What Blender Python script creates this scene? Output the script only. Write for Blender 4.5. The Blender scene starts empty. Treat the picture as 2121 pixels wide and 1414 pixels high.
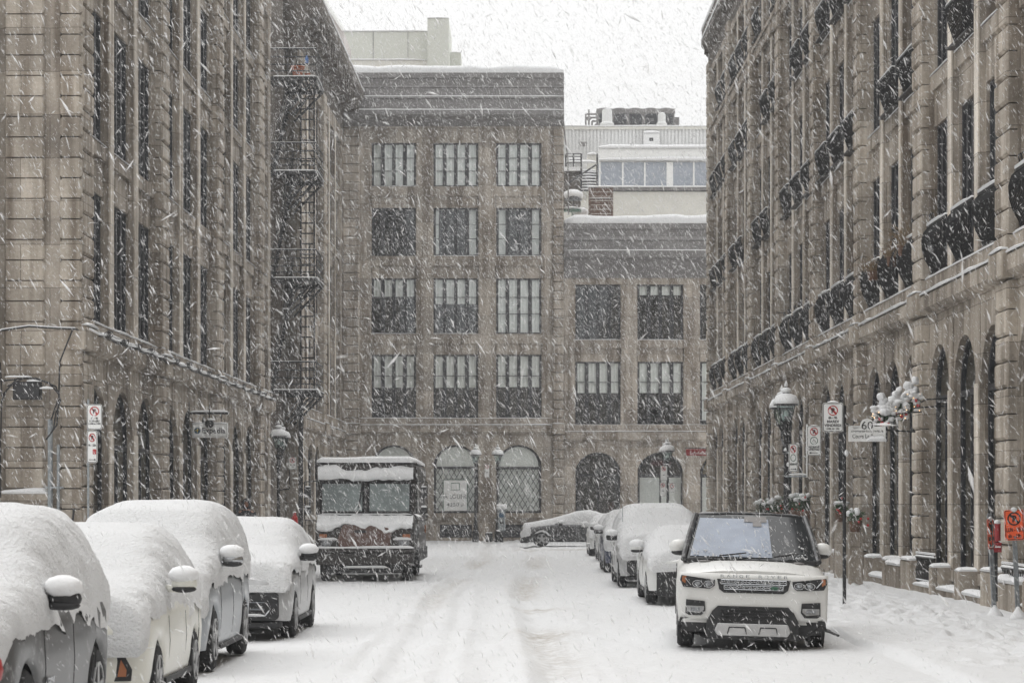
import bpy, bmesh, math, random
import numpy as np
from mathutils import Matrix, Vector, Euler
rnd = random.Random(11)
nrnd = np.random.default_rng(5)
SC = bpy.context.scene
COL = SC.collection
R = math.radians
HAZE = .0009
FLAKE_LAYERS = ((6500, 5.5, 24, .020, 1), (400000, 14, 60, .028, 2), (850000, 38, 145, .042, 3))

# ------------------------------------------------------------------ camera
FPX, HX, HY, EYE = 5000.0, 1080.0, 1040.0, 1.9
cam_d = bpy.data.cameras.new('camera')
cam = bpy.data.objects.new('camera', cam_d); COL.objects.link(cam)
cam.location = (0, 0, EYE); cam.rotation_euler = (R(90), 0, 0)
cam_d.sensor_width = 36; cam_d.lens = 36 * FPX / 2121
cam_d.shift_x = -(HX - 1060.5) / 2121; cam_d.shift_y = (HY - 707) / 2121
cam_d.clip_start = .3; cam_d.clip_end = 2000
cam_d.dof.use_dof = True; cam_d.dof.focus_distance = 44; cam_d.dof.aperture_fstop = 6.3
SC.camera = cam
def PX(px, py, Y):
    return Vector(((px - HX) * Y / FPX, Y, EYE + (HY - py) * Y / FPX))

# ------------------------------------------------------------------ world, sun, exposure
W = bpy.data.worlds.new('World'); SC.world = W; W.use_nodes = True
nt = W.node_tree; nt.nodes.clear()
out = nt.nodes.new('ShaderNodeOutputWorld'); bg = nt.nodes.new('ShaderNodeBackground')
sky = nt.nodes.new('ShaderNodeTexSky'); sky.sky_type = 'NISHITA'; sky.sun_disc = False
sky.sun_elevation = R(55); sky.sun_rotation = R(0); sky.air_density = 1.5; sky.dust_density = 6
hs = nt.nodes.new('ShaderNodeHueSaturation'); hs.inputs['Saturation'].default_value = .08; hs.inputs['Value'].default_value = 1.0
nt.links.new(sky.outputs[0], hs.inputs['Color'])
# overcast cloud deck: brighter towards the zenith
tc = nt.nodes.new('ShaderNodeTexCoord'); sp = nt.nodes.new('ShaderNodeSeparateXYZ')
nt.links.new(tc.outputs['Generated'], sp.inputs[0])
rmp = nt.nodes.new('ShaderNodeValToRGB')
rmp.color_ramp.elements[0].position = .05; rmp.color_ramp.elements[0].color = (.6, .6, .61, 1)
rmp.color_ramp.elements[1].position = .97; rmp.color_ramp.elements[1].color = (11, 11.05, 11.1, 1)
e_ = rmp.color_ramp.elements.new(.70); e_.color = (5.9, 5.9, 5.9, 1)
dy_ = nt.nodes.new('ShaderNodeVectorMath'); dy_.operation = 'DOT_PRODUCT'; dy_.inputs[1].default_value = (0, .03, .43)
nt.links.new(tc.outputs['Generated'], dy_.inputs[0])
ad_ = nt.nodes.new('ShaderNodeMath'); ad_.operation = 'ADD'; ad_.inputs[1].default_value = .5; nt.links.new(dy_.outputs['Value'], ad_.inputs[0])
nt.links.new(ad_.outputs[0], rmp.inputs[0])
mx = nt.nodes.new('ShaderNodeMixRGB'); mx.inputs[0].default_value = .85
nt.links.new(hs.outputs[0], mx.inputs[1]); nt.links.new(rmp.outputs[0], mx.inputs[2])
nt.links.new(mx.outputs[0], bg.inputs[0]); bg.inputs[1].default_value = .15
nt.links.new(bg.outputs[0], out.inputs[0])
sun_d = bpy.data.lights.new('sun', 'SUN'); sun_d.energy = 1.0; sun_d.angle = R(80); sun_d.color = (1, .985, .97)
sun = bpy.data.objects.new('sun', sun_d); COL.objects.link(sun); sun.rotation_euler = (R(-35), 0, R(0))
SC.view_settings.view_transform = 'Standard'; SC.view_settings.look = 'None'
SC.view_settings.exposure = .38; SC.view_settings.gamma = 1
SC.cycles.max_bounces = 5; SC.cycles.transparent_max_bounces = 24; SC.cycles.volume_bounces = 0
SC.cycles.diffuse_bounces = 3; SC.cycles.glossy_bounces = 2
SC.cycles.caustics_reflective = False; SC.cycles.caustics_refractive = False

# ------------------------------------------------------------------ materials
def newmat(name):
    m = bpy.data.materials.new(name); m.use_nodes = True
    return m, m.node_tree, m.node_tree.nodes['Principled BSDF']
def mat(name, col, rough=.6, metal=0., noise=.12, scale=3., bump=0., bscale=40., spec=.5, coord='Object'):
    m, t, b = newmat(name)
    b.inputs['Roughness'].default_value = rough; b.inputs['Metallic'].default_value = metal
    b.inputs['Specular IOR Level'].default_value = spec
    tc = t.nodes.new('ShaderNodeTexCoord')
    nz = t.nodes.new('ShaderNodeTexNoise'); nz.inputs['Scale'].default_value = scale; nz.inputs['Detail'].default_value = 6
    t.links.new(tc.outputs[coord], nz.inputs['Vector'])
    r = t.nodes.new('ShaderNodeValToRGB')
    r.color_ramp.elements[0].position = .3; r.color_ramp.elements[1].position = .7
    r.color_ramp.elements[0].color = (*[c * (1 - noise) for c in col], 1)
    r.color_ramp.elements[1].color = (*[min(1, c * (1 + noise)) for c in col], 1)
    t.links.new(nz.outputs['Fac'], r.inputs[0]); t.links.new(r.outputs[0], b.inputs['Base Color'])
    if bump:
        n2 = t.nodes.new('ShaderNodeTexNoise'); n2.inputs['Scale'].default_value = bscale; n2.inputs['Detail'].default_value = 4
        t.links.new(tc.outputs[coord], n2.inputs['Vector'])
        bp = t.nodes.new('ShaderNodeBump'); bp.inputs['Strength'].default_value = bump; bp.inputs['Distance'].default_value = .03
        t.links.new(n2.outputs['Fac'], bp.inputs['Height']); t.links.new(bp.outputs[0], b.inputs['Normal'])
    return m
def stone_mat(name, c1, c2, joint=.0, wet=.0):
    """weathered limestone: broad tone changes, block to block tone, vertical wash streaks"""
    m, t, b = newmat(name); b.inputs['Roughness'].default_value = .85; b.inputs['Specular IOR Level'].default_value = .25
    N, L = t.nodes, t.links
    g = N.new('ShaderNodeNewGeometry')
    def noise(sx, sy, sz, sc, det=6):
        mp = N.new('ShaderNodeMapping'); mp.inputs['Scale'].default_value = (sx, sy, sz)
        L.new(g.outputs['Position'], mp.inputs[0])
        n = N.new('ShaderNodeTexNoise'); n.inputs['Scale'].default_value = sc; n.inputs['Detail'].default_value = det
        L.new(mp.outputs[0], n.inputs['Vector']); return n
    n1 = noise(1, 1, 1, .8); n2 = noise(2.6, 2.6, .22, 1.1); n3 = noise(1, 1, 1, 14)
    r = N.new('ShaderNodeValToRGB'); r.color_ramp.elements[0].position = .3; r.color_ramp.elements[1].position = .72
    r.color_ramp.elements[0].color = (*c1, 1); r.color_ramp.elements[1].color = (*c2, 1)
    L.new(n1.outputs['Fac'], r.inputs[0])
    r2 = N.new('ShaderNodeValToRGB'); r2.color_ramp.elements[0].position = .36; r2.color_ramp.elements[1].position = .58
    r2.color_ramp.elements[0].color = (.38, .34, .30, 1); r2.color_ramp.elements[1].color = (1, 1, 1, 1)
    L.new(n2.outputs['Fac'], r2.inputs[0])
    m1 = N.new('ShaderNodeMixRGB'); m1.blend_type = 'MULTIPLY'; m1.inputs[0].default_value = .8
    L.new(r.outputs[0], m1.inputs[1]); L.new(r2.outputs[0], m1.inputs[2])
    r3 = N.new('ShaderNodeValToRGB'); r3.color_ramp.elements[0].position = .3; r3.color_ramp.elements[1].position = .6
    r3.color_ramp.elements[0].color = (.8, .79, .78, 1); r3.color_ramp.elements[1].color = (1, 1, 1, 1)
    L.new(n3.outputs['Fac'], r3.inputs[0])
    m2 = N.new('ShaderNodeMixRGB'); m2.blend_type = 'MULTIPLY'; m2.inputs[0].default_value = .7
    L.new(m1.outputs[0], m2.inputs[1]); L.new(r3.outputs[0], m2.inputs[2])
    cb_ = N.new('ShaderNodeSeparateXYZ'); L.new(g.outputs['Position'], cb_.inputs[0])
    su = N.new('ShaderNodeMath'); su.operation = 'ADD'; L.new(cb_.outputs[0], su.inputs[0]); L.new(cb_.outputs[1], su.inputs[1])
    co = N.new('ShaderNodeCombineXYZ'); L.new(su.outputs[0], co.inputs[0]); L.new(cb_.outputs[2], co.inputs[1])
    br = N.new('ShaderNodeTexBrick'); br.inputs['Scale'].default_value = 1; br.inputs['Brick Width'].default_value = 1.37; br.inputs['Row Height'].default_value = .93
    br.inputs['Mortar Size'].default_value = .010; br.inputs['Mortar Smooth'].default_value = .3; br.inputs['Color1'].default_value = (.74, .73, .72, 1); br.inputs['Color2'].default_value = (1.08, 1.07, 1.05, 1); br.inputs['Mortar'].default_value = (.42, .40, .38, 1)
    L.new(co.outputs[0], br.inputs['Vector'])
    m4 = N.new('ShaderNodeMixRGB'); m4.blend_type = 'MULTIPLY'; m4.inputs[0].default_value = .85
    L.new(m2.outputs[0], m4.inputs[1]); L.new(br.outputs['Color'], m4.inputs[2]); L.new(m4.outputs[0], b.inputs['Base Color'])
    bp = N.new('ShaderNodeBump'); bp.inputs['Strength'].default_value = .5; bp.inputs['Distance'].default_value = .03
    L.new(n3.outputs['Fac'], bp.inputs['Height']); L.new(bp.outputs[0], b.inputs['Normal'])
    return m
M = {}
M['stone'] = stone_mat('limestone', (.30, .267, .228), (.52, .465, .40))
M['dressed'] = stone_mat('dressed_limestone', (.64, .585, .51), (.80, .74, .66))
M['quoin'] = stone_mat('rusticated_limestone', (.37, .33, .28), (.60, .54, .465))
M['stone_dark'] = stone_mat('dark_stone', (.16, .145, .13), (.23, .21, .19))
M['far_stone'] = stone_mat('far_limestone', (.38, .34, .295), (.57, .515, .45))
M['base_stone'] = stone_mat('base_stone', (.10, .095, .09), (.16, .15, .14))
M['zinc'] = mat('grey_sheet_metal', (.20, .19, .185), .6, .1, .2, .9)
M['snow'] = None
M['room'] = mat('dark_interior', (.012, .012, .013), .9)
M['frame'] = mat('dark_window_frame', (.03, .031, .035), .5)
M['iron'] = mat('black_iron', (.014, .014, .015), .5, noise=.3, scale=9)
M['curtain'] = mat('pale_curtain', (.90, .91, .885), .9, noise=.06, scale=5)
M['redcloth'] = mat('red_cloth', (.30, .05, .06), .9)
M['white'] = mat('white_enamel', (.84, .84, .82), .45, noise=.03)
M['black'] = mat('black_enamel', (.015, .015, .015), .5)
M['red'] = mat('red_enamel', (.45, .03, .03), .5)
M['darkred'] = mat('dark_red_enamel', (.28, .02, .025), .5)
M['green'] = mat('green_enamel', (.02, .09, .05), .5)
M['orange'] = mat('orange_reflective', (1.0, .14, .045), .45, noise=.05)
M['steel'] = mat('galvanised_steel', (.28, .30, .31), .5, .4, .2, 12)
M['chrome'] = mat('chrome', (.42, .43, .44), .18, .9, .03)
M['rubber'] = mat('tyre_rubber', (.014, .014, .015), .85, noise=.4, scale=20, bump=.4, bscale=60)
M['silver'] = mat('silver_plate', (.52, .52, .52), .4, .5, .1, 5)
M['rim'] = mat('alloy_rim', (.36, .36, .36), .4, .6, .2, 8)
M['plastic'] = mat('dark_plastic', (.022, .022, .023), .6, noise=.5, scale=14)
M['lens'] = mat('headlight_lens', (.30, .31, .32), .15, .3, .5, 30)
M['amber'] = mat('amber_lens', (.36, .13, .05), .3)
M['redlens'] = mat('red_lens', (.4, .03, .03), .3)
M['terracotta'] = mat('terracotta', (.42, .13, .06), .8)
M['modern'] = mat('olive_render', (.60, .61, .55), .9, noise=.03, scale=1)  # lightened: the veil of falling snow is put into the colour
M['modern2'] = mat('beige_render', (.67, .655, .60), .9, noise=.05, scale=2)
M['pinkwall'] = mat('pink_grey_cladding', (.52, .48, .46), .9, noise=.04)
M['corrug'] = mat('corrugated_cladding', (.74, .74, .73), .7, .1, .03, 1)  # colour raised to carry the paleness of snowfall in the air
M['blueglass'] = mat('blue_grey_glazing', (.34, .37, .42), .25, 0, .1, 2)
M['wood'] = mat('brown_wood', (.13, .075, .05), .8, noise=.3, scale=6)
M['wheat'] = mat('dried_stems', (.21, .15, .09), .9)
M['leaf'] = mat('fir_leaf', (.04, .085, .035), .8, noise=.5, scale=20)
M['coat'] = mat('dark_coat', (.02, .02, .022), .9, bump=.3)
M['skin'] = mat('skin', (.45, .24, .17), .6, noise=.05)
M['gold'] = mat('warm_brown_panel', (.24, .18, .09), .8)
M['asphalt'] = mat('wet_asphalt', (.05, .05, .05), .7, noise=.3, scale=10)
def glass_mat(name, tint, op, rough=.03):
    m, t, b = newmat(name); t.nodes.remove(b)
    o = t.nodes['Material Output']
    tr = t.nodes.new('ShaderNodeBsdfTransparent'); tr.inputs[0].default_value = (*tint, 1)
    gl = t.nodes.new('ShaderNodeBsdfGlossy'); gl.inputs['Roughness'].default_value = rough
    gl.inputs['Color'].default_value = (.9, .93, .95, 1)
    fr = t.nodes.new('ShaderNodeFresnel'); fr.inputs['IOR'].default_value = 1.5
    ad = t.nodes.new('ShaderNodeMath'); ad.operation = 'MAXIMUM'; ad.inputs[1].default_value = op
    mi = t.nodes.new('ShaderNodeMath'); mi.operation = 'MINIMUM'; mi.inputs[1].default_value = .09
    mx = t.nodes.new('ShaderNodeMixShader')
    t.links.new(fr.outputs[0], ad.inputs[0]); t.links.new(ad.outputs[0], mi.inputs[0]); t.links.new(mi.outputs[0], mx.inputs[0])
    t.links.new(tr.outputs[0], mx.inputs[1]); t.links.new(gl.outputs[0], mx.inputs[2]); t.links.new(mx.outputs[0], o.inputs[0])
    return m
M['glass'] = glass_mat('window_glass', (.98, .99, .985), .06)
M['lampglass'] = glass_mat('frosted_lamp_glass', (.75, .85, .83), .25, .3)
M['carglass'] = mat('tinted_car_glass', (.018, .02, .022), .10, noise=.2, scale=3, spec=.25)
M['truckglass'] = mat('misted_truck_glass', (.19, .225, .22), .12, noise=.25, scale=2)
M['sky_reflection'] = mat('painted_sky_reflection', (.20, .235, .30), .35, noise=.20, scale=3)  # pale blue reflection on the windscreen, put into the colour
def snow_mat(name, dirt=False, bump=.35, bs=9, alb=.80):
    m, t, b = newmat(name); N, L = t.nodes, t.links
    b.inputs['Roughness'].default_value = .8; b.inputs['Specular IOR Level'].default_value = .2
    g = N.new('ShaderNodeNewGeometry')
    n = N.new('ShaderNodeTexNoise'); n.inputs['Scale'].default_value = bs; n.inputs['Detail'].default_value = 8
    n.inputs['Roughness'].default_value = .6
    L.new(g.outputs['Position'], n.inputs['Vector'])
    bp = N.new('ShaderNodeBump'); bp.inputs['Strength'].default_value = bump; bp.inputs['Distance'].default_value = .06
    L.new(n.outputs['Fac'], bp.inputs['Height']); L.new(bp.outputs[0], b.inputs['Normal'])
    base = (alb, alb*1.003, alb*1.005, 1)
    if not dirt:
        b.inputs['Base Color'].default_value = base; return m
    at = N.new('ShaderNodeAttribute'); at.attribute_name = 'dirt'
    n2 = N.new('ShaderNodeTexNoise'); n2.inputs['Scale'].default_value = 7; n2.inputs['Detail'].default_value = 8
    L.new(g.outputs['Position'], n2.inputs['Vector'])
    rr = N.new('ShaderNodeValToRGB'); rr.color_ramp.elements[0].position = .34; rr.color_ramp.elements[1].position = .62
    L.new(n2.outputs['Fac'], rr.inputs[0])
    mu = N.new('ShaderNodeMath'); mu.operation = 'MULTIPLY'; L.new(at.outputs['Fac'], mu.inputs[0]); L.new(rr.outputs[0], mu.inputs[1])
    # grit specks
    vo = N.new('ShaderNodeTexVoronoi'); vo.inputs['Scale'].default_value = 9
    L.new(g.outputs['Position'], vo.inputs['Vector'])
    sr = N.new('ShaderNodeValToRGB'); sr.color_ramp.elements[0].position = .05; sr.color_ramp.elements[0].color = (1, 1, 1, 1)
    sr.color_ramp.elements[1].position = .13; sr.color_ramp.elements[1].color = (0, 0, 0, 1)
    L.new(vo.outputs['Distance'], sr.inputs[0])
    sm = N.new('ShaderNodeMath'); sm.operation = 'MULTIPLY'; L.new(sr.outputs[0], sm.inputs[0])
    at2 = N.new('ShaderNodeAttribute'); at2.attribute_name = 'grit'; L.new(at2.outputs['Fac'], sm.inputs[1])
    mx = N.new('ShaderNodeMixRGB'); mx.inputs[1].default_value = base; mx.inputs[2].default_value = (.42, .39, .35, 1)
    L.new(mu.outputs[0], mx.inputs[0])
    m3 = N.new('ShaderNodeMixRGB'); m3.inputs[2].default_value = (.13, .10, .08, 1); L.new(mx.outputs[0], m3.inputs[1]); L.new(sm.outputs[0], m3.inputs[0])
    L.new(m3.outputs[0], b.inputs['Base Color'])
    return m
M['snow'] = snow_mat('fresh_snow')
M['car_snow'] = snow_mat('packed_car_snow', bump=.75, bs=30, alb=.73)
M['snow_rough'] = snow_mat('crusted_snow', bump=1.0, bs=22)
M['snow_ground'] = snow_mat('road_snow', True, .6, 5, alb=.67)
def paint(name, col, rough=.35, dust=.35, metal=0.):
    """car paint with powdery snow stuck to it in patches"""
    m, t, b = newmat(name); N, L = t.nodes, t.links
    b.inputs['Metallic'].default_value = metal
    b.inputs['Coat Weight'].default_value = .25; b.inputs['Coat Roughness'].default_value = .15
    g = N.new('ShaderNodeTexCoord')
    n = N.new('ShaderNodeTexNoise'); n.inputs['Scale'].default_value = 5; n.inputs['Detail'].default_value = 12; n.inputs['Roughness'].default_value = .8
    L.new(g.outputs['Object'], n.inputs['Vector'])
    r = N.new('ShaderNodeValToRGB'); r.color_ramp.elements[0].position = .62 - dust * .35; r.color_ramp.elements[1].position = .80 - dust * .15
    r.color_ramp.elements[0].color = (0, 0, 0, 1); r.color_ramp.elements[1].color = (.8, .8, .8, 1)
    L.new(n.outputs['Fac'], r.inputs[0])
    mx = N.new('ShaderNodeMixRGB'); mx.inputs[1].default_value = (*col, 1); mx.inputs[2].default_value = (.75, .75, .75, 1)
    L.new(r.outputs[0], mx.inputs[0]); L.new(mx.outputs[0], b.inputs['Base Color'])
    ra = N.new('ShaderNodeMapRange'); ra.inputs['To Min'].default_value = rough; ra.inputs['To Max'].default_value = .9
    L.new(r.outputs[0], ra.inputs[0]); L.new(ra.outputs[0], b.inputs['Roughness'])
    return m
M['p_grey'] = paint('grey_paint', (.085, .085, .085), .4, .2, .3)
M['p_cream'] = paint('cream_paint', (.72, .71, .64), .35, .15)
M['p_silver'] = paint('silver_paint', (.33, .35, .37), .35, .3, .4)
M['p_silver2'] = paint('pale_silver_paint', (.42, .42, .42), .35, .35, .3)
M['p_white'] = paint('white_paint', (.66, .66, .64), .3, .1)
M['p_rr'] = paint('glossy_white_paint', (.70, .695, .67), .45, .0)
M['p_blue'] = paint('navy_paint', (.02, .035, .09), .35, .25)
M['p_black'] = paint('black_paint', (.02, .02, .022), .35, .3)
M['p_truck'] = paint('dark_brown_paint', (.020, .016, .014), .45, .12)
M['p_brown'] = paint('rust_brown_paint', (.105, .055, .042), .55, .25)

# ------------------------------------------------------------------ mesh builder
class MB:
    def __init__(s): s.v = []; s.f = []; s.m = Matrix.Identity(4)
    def add(s, vs, fs):
        o = len(s.v); s.v += [tuple(s.m @ Vector(p)) for p in vs]; s.f += [tuple(o + i for i in f) for f in fs]; return s
    def box(s, x0, x1, y0, y1, z0, z1):
        s.add([(x0,y0,z0),(x1,y0,z0),(x1,y1,z0),(x0,y1,z0),(x0,y0,z1),(x1,y0,z1),(x1,y1,z1),(x0,y1,z1)],
              [(0,3,2,1),(4,5,6,7),(0,1,5,4),(1,2,6,5),(2,3,7,6),(3,0,4,7)]); return s
    def cbox(s, x0, x1, y0, y1, z0, z1, c=.03):
        """box with chamfered edges all round (24 vertices merged to 3 rings)"""
        vs = []
        for (y, i) in ((y0, c), (y0 + c, 0), (y1 - c, 0), (y1, c)):
            vs += [(x0+i,y,z0+i),(x1-i,y,z0+i),(x1-i,y,z1-i),(x0+i,y,z1-i)]
        fs = [(0,1,2,3),(15,14,13,12)]
        for r in range(3):
            for k in range(4):
                a, b = r*4+k, r*4+(k+1)%4; fs.append((a, a+4, b+4, b))
        s.add(vs, fs); return s
    def prism(s, pts, y0, y1):
        """polygon in x,z extruded along y"""
        n = len(pts)
        s.add([(x,y0,z) for x,z in pts] + [(x,y1,z) for x,z in pts],
              [tuple(range(n)), tuple(range(2*n-1, n-1, -1))] + [(i, i+n, (i+1)%n+n, (i+1)%n) for i in range(n)]); return s
    def extrude_x(s, pts, x0, x1):
        """polygon in y,z extruded along x"""
        n = len(pts)
        s.add([(x0,y,z) for y,z in pts] + [(x1,y,z) for y,z in pts],
              [tuple(range(n)), tuple(range(2*n-1, n-1, -1))] + [(i, i+n, (i+1)%n+n, (i+1)%n) for i in range(n)]); return s
    def cyl(s, p0, p1, r0, r1=None, n=8, cap=True):
        r1 = r0 if r1 is None else r1
        p0, p1 = Vector(p0), Vector(p1); d = (p1-p0).normalized()
        a = d.orthogonal().normalized(); b = d.cross(a)
        vs = []
        for p, r in ((p0, r0), (p1, r1)):
            for i in range(n):
                t = 2*math.pi*i/n; vs.append(p + a*(math.cos(t)*r) + b*(math.sin(t)*r))
        fs = [(i, (i+1)%n, (i+1)%n+n, i+n) for i in range(n)]
        if cap: fs += [tuple(range(n-1,-1,-1)), tuple(range(n, 2*n))]
        s.add(vs, fs); return s
    def tube(s, pts, r, n=6):
        for a, b in zip(pts[:-1], pts[1:]): s.cyl(a, b, r, r, n)
        return s
    def lathe(s, prof, n=12, c=(0,0), zs=0, rot=0):
        vs = []; m = len(prof)
        for r, z in prof:
            for i in range(n):
                t = 2*math.pi*i/n + rot; vs.append((c[0]+r*math.cos(t), c[1]+r*math.sin(t), z+zs))
        fs = [tuple(range(n-1,-1,-1)), tuple((m-1)*n+i for i in range(n))]
        for k in range(m-1):
            for i in range(n): fs.append((k*n+i, k*n+(i+1)%n, (k+1)*n+(i+1)%n, (k+1)*n+i))
        s.add(vs, fs); return s
    def blob(s, c, r, n=8, m=5, jit=.15):
        rx, ry, rz = r if hasattr(r, '__len__') else (r, r, r)
        vs = [(c[0], c[1], c[2]-rz)]
        for k in range(1, m):
            ph = -math.pi/2 + math.pi*k/m
            for i in range(n):
                t = 2*math.pi*i/n; j = 1 + rnd.uniform(-jit, jit)
                vs.append((c[0]+rx*j*math.cos(ph)*math.cos(t), c[1]+ry*j*math.cos(ph)*math.sin(t), c[2]+rz*j*math.sin(ph)))
        vs.append((c[0], c[1], c[2]+rz)); L = len(vs)-1
        fs = [(0, 1+(i+1)%n, 1+i) for i in range(n)]
        for k in range(m-2):
            for i in range(n):
                a = 1+k*n; fs.append((a+i, a+(i+1)%n, a+n+(i+1)%n, a+n+i))
        a = 1+(m-2)*n
        fs += [(a+i, a+(i+1)%n, L) for i in range(n)]
        s.add(vs, fs); return s
    def mesh(s, name, recalc=True, smooth=False):
        me = bpy.data.meshes.new(name); me.from_pydata(s.v, [], s.f)
        if recalc:
            bm = bmesh.new(); bm.from_mesh(me); bmesh.ops.recalc_face_normals(bm, faces=bm.faces); bm.to_mesh(me); bm.free()
        if smooth: me.polygons.foreach_set('use_smooth', [True]*len(me.polygons))
        return me
    def build(s, name, m, parent=None, smooth=False, recalc=True, loc=None, rot=None, bevel=0, sub=0, label=None):
        me = s.mesh(name, recalc, smooth); me.materials.append(M[m] if isinstance(m, str) else m)
        return link(name, me, parent, loc, rot, bevel, sub, label)
def link(name, me, parent=None, loc=None, rot=None, bevel=0, sub=0, label=None):
    o = bpy.data.objects.new(name, me); COL.objects.link(o)
    if parent: o.parent = parent
    if loc is not None: o.location = loc
    if rot is not None: o.rotation_euler = rot
    if bevel:
        b = o.modifiers.new('bevel', 'BEVEL'); b.width = bevel; b.segments = 2; b.limit_method = 'ANGLE'
    if sub:
        b = o.modifiers.new('subsurf', 'SUBSURF'); b.levels = sub; b.render_levels = sub
    if label: o['label'] = label
    return o
def tag(o, label=None, cat=None, group=None, kind=None):
    if label: o['label'] = label
    if cat: o['category'] = cat
    if group: o['group'] = group
    if kind: o['kind'] = kind
    return o
def thing(name, label, cat, loc=(0,0,0), rz=0, group=None, rot=None):
    o = bpy.data.objects.new(name, None); COL.objects.link(o); o.location = loc
    o.rotation_euler = rot if rot else (0, 0, rz); o.empty_display_size = .3
    return tag(o, label, cat, group)
def copy_part(o, parent, loc=None):
    c = o.copy(); COL.objects.link(c); c.parent = parent
    if loc is not None: c.location = loc
    for ch in list(o.children): copy_part(ch, c)
    return c
def text_mb(mb, s, size, x, y, z, depth=.004, align='CENTER', width=None, bold=0, plane='XZ'):
    """lettering standing in the local x,z plane facing -y"""
    cu = bpy.data.curves.new('t', 'FONT'); cu.body = s; cu.size = size; cu.align_x = align; cu.extrude = depth; cu.resolution_u = 3
    if bold: cu.offset = bold
    ob = bpy.data.objects.new('t', cu); COL.objects.link(ob)
    dg = bpy.context.evaluated_depsgraph_get(); me = bpy.data.meshes.new_from_object(ob.evaluated_get(dg))
    vs = [v.co.copy() for v in me.vertices]; fs = [tuple(p.vertices) for p in me.polygons]
    bpy.data.objects.remove(ob); bpy.data.curves.remove(cu); bpy.data.meshes.remove(me)
    if not vs: return mb
    sx = 1
    if width:
        w = max(v.x for v in vs) - min(v.x for v in vs); sx = width / max(w, 1e-6)
    mb.add([(x + v.x*sx, y - v.z, z + v.y) for v in vs], fs); return mb
def ring(mb, cx, cz, r0, r1, y0, y1, n=28, sx=1):
    for i in range(n):
        a, b = 2*math.pi*i/n, 2*math.pi*(i+1)/n
        mb.prism([(cx+sx*r0*math.cos(a), cz+r0*math.sin(a)), (cx+sx*r1*math.cos(a), cz+r1*math.sin(a)),
                  (cx+sx*r1*math.cos(b), cz+r1*math.sin(b)), (cx+sx*r0*math.cos(b), cz+r0*math.sin(b))], y0, y1)
def rrect(x0, x1, z0, z1, r, n=4):
    pts = []
    for cx, cz, a0 in ((x1-r, z1-r, 0), (x0+r, z1-r, 90), (x0+r, z0+r, 180), (x1-r, z0+r, 270)):
        for i in range(n+1):
            a = R(a0 + 90*i/n); pts.append((cx+r*math.cos(a), cz+r*math.sin(a)))
    return pts
# smooth value noise on numpy arrays
_G = nrnd.random((256, 256))
def vnoise(x, y):
    xi = np.floor(x).astype(int); yi = np.floor(y).astype(int); fx = x-xi; fy = y-yi
    fx = fx*fx*(3-2*fx); fy = fy*fy*(3-2*fy)
    g = lambda a, b: _G[a % 256, b % 256]
    return (g(xi,yi)*(1-fx)+g(xi+1,yi)*fx)*(1-fy)+(g(xi,yi+1)*(1-fx)+g(xi+1,yi+1)*fx)*fy - .5
def fbm(x, y, o=4):
    s = 0; a = 1
    for k in range(o): s = s + a*vnoise(x*2**k+k*17, y*2**k+k*31); a *= .5
    return s
def grid_mesh(name, P, closed_u=False):
    """P: array (n,m,3) to a quad mesh"""
    n, m, _ = P.shape
    idx = np.arange(n*m).reshape(n, m)
    a, b, c, d = idx[:-1,:-1], idx[1:,:-1], idx[1:,1:], idx[:-1,1:]
    F = np.stack([a, b, c, d], -1).reshape(-1, 4)
    me = bpy.data.meshes.new(name)
    me.vertices.add(n*m); me.vertices.foreach_set('co', P.reshape(-1).astype(np.float32))
    me.loops.add(F.size); me.loops.foreach_set('vertex_index', F.reshape(-1).astype(np.int32))
    me.polygons.add(len(F)); me.polygons.foreach_set('loop_start', np.arange(0, F.size, 4, dtype=np.int32))
    me.polygons.foreach_set('use_smooth', np.ones(len(F), bool))
    me.update(calc_edges=True); me.validate(); return me
def snow_ledge(mb, x0, x1, y0, y1, z, th, step=.25, amp=.35):
    """soft roll of snow lying on a ledge: uneven top and rounded front lip"""
    n = max(2, int((x1-x0)/step)); ph = rnd.uniform(0, 99)
    xs = np.linspace(x0, x1, n+1); h = th*(1 + amp*2*vnoise(xs*1.3+ph, xs*0+ph)); h = np.maximum(h, .01)
    vs = []; fs = []
    for i, x in enumerate(xs):
        e = .45 if i in (0, n) else 1
        t = float(h[i])*e; o = min(.5*t, .06)
        vs += [(x, y0-o*.3, z+.0), (x, y0-o, z+t*.5), (x, y0+o*.4, z+t*.9), (x, y0*.5+y1*.5, z+t), (x, y1, z+t*.9), (x, y1, z)]
    for i in range(n):
        for k in range(5): fs.append((i*6+k, i*6+k+1, i*6+k+7, i*6+k+6))
    fs += [tuple(range(6)), tuple(n*6+5-k for k in range(6))]
    mb.add(vs, fs); return mb
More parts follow.
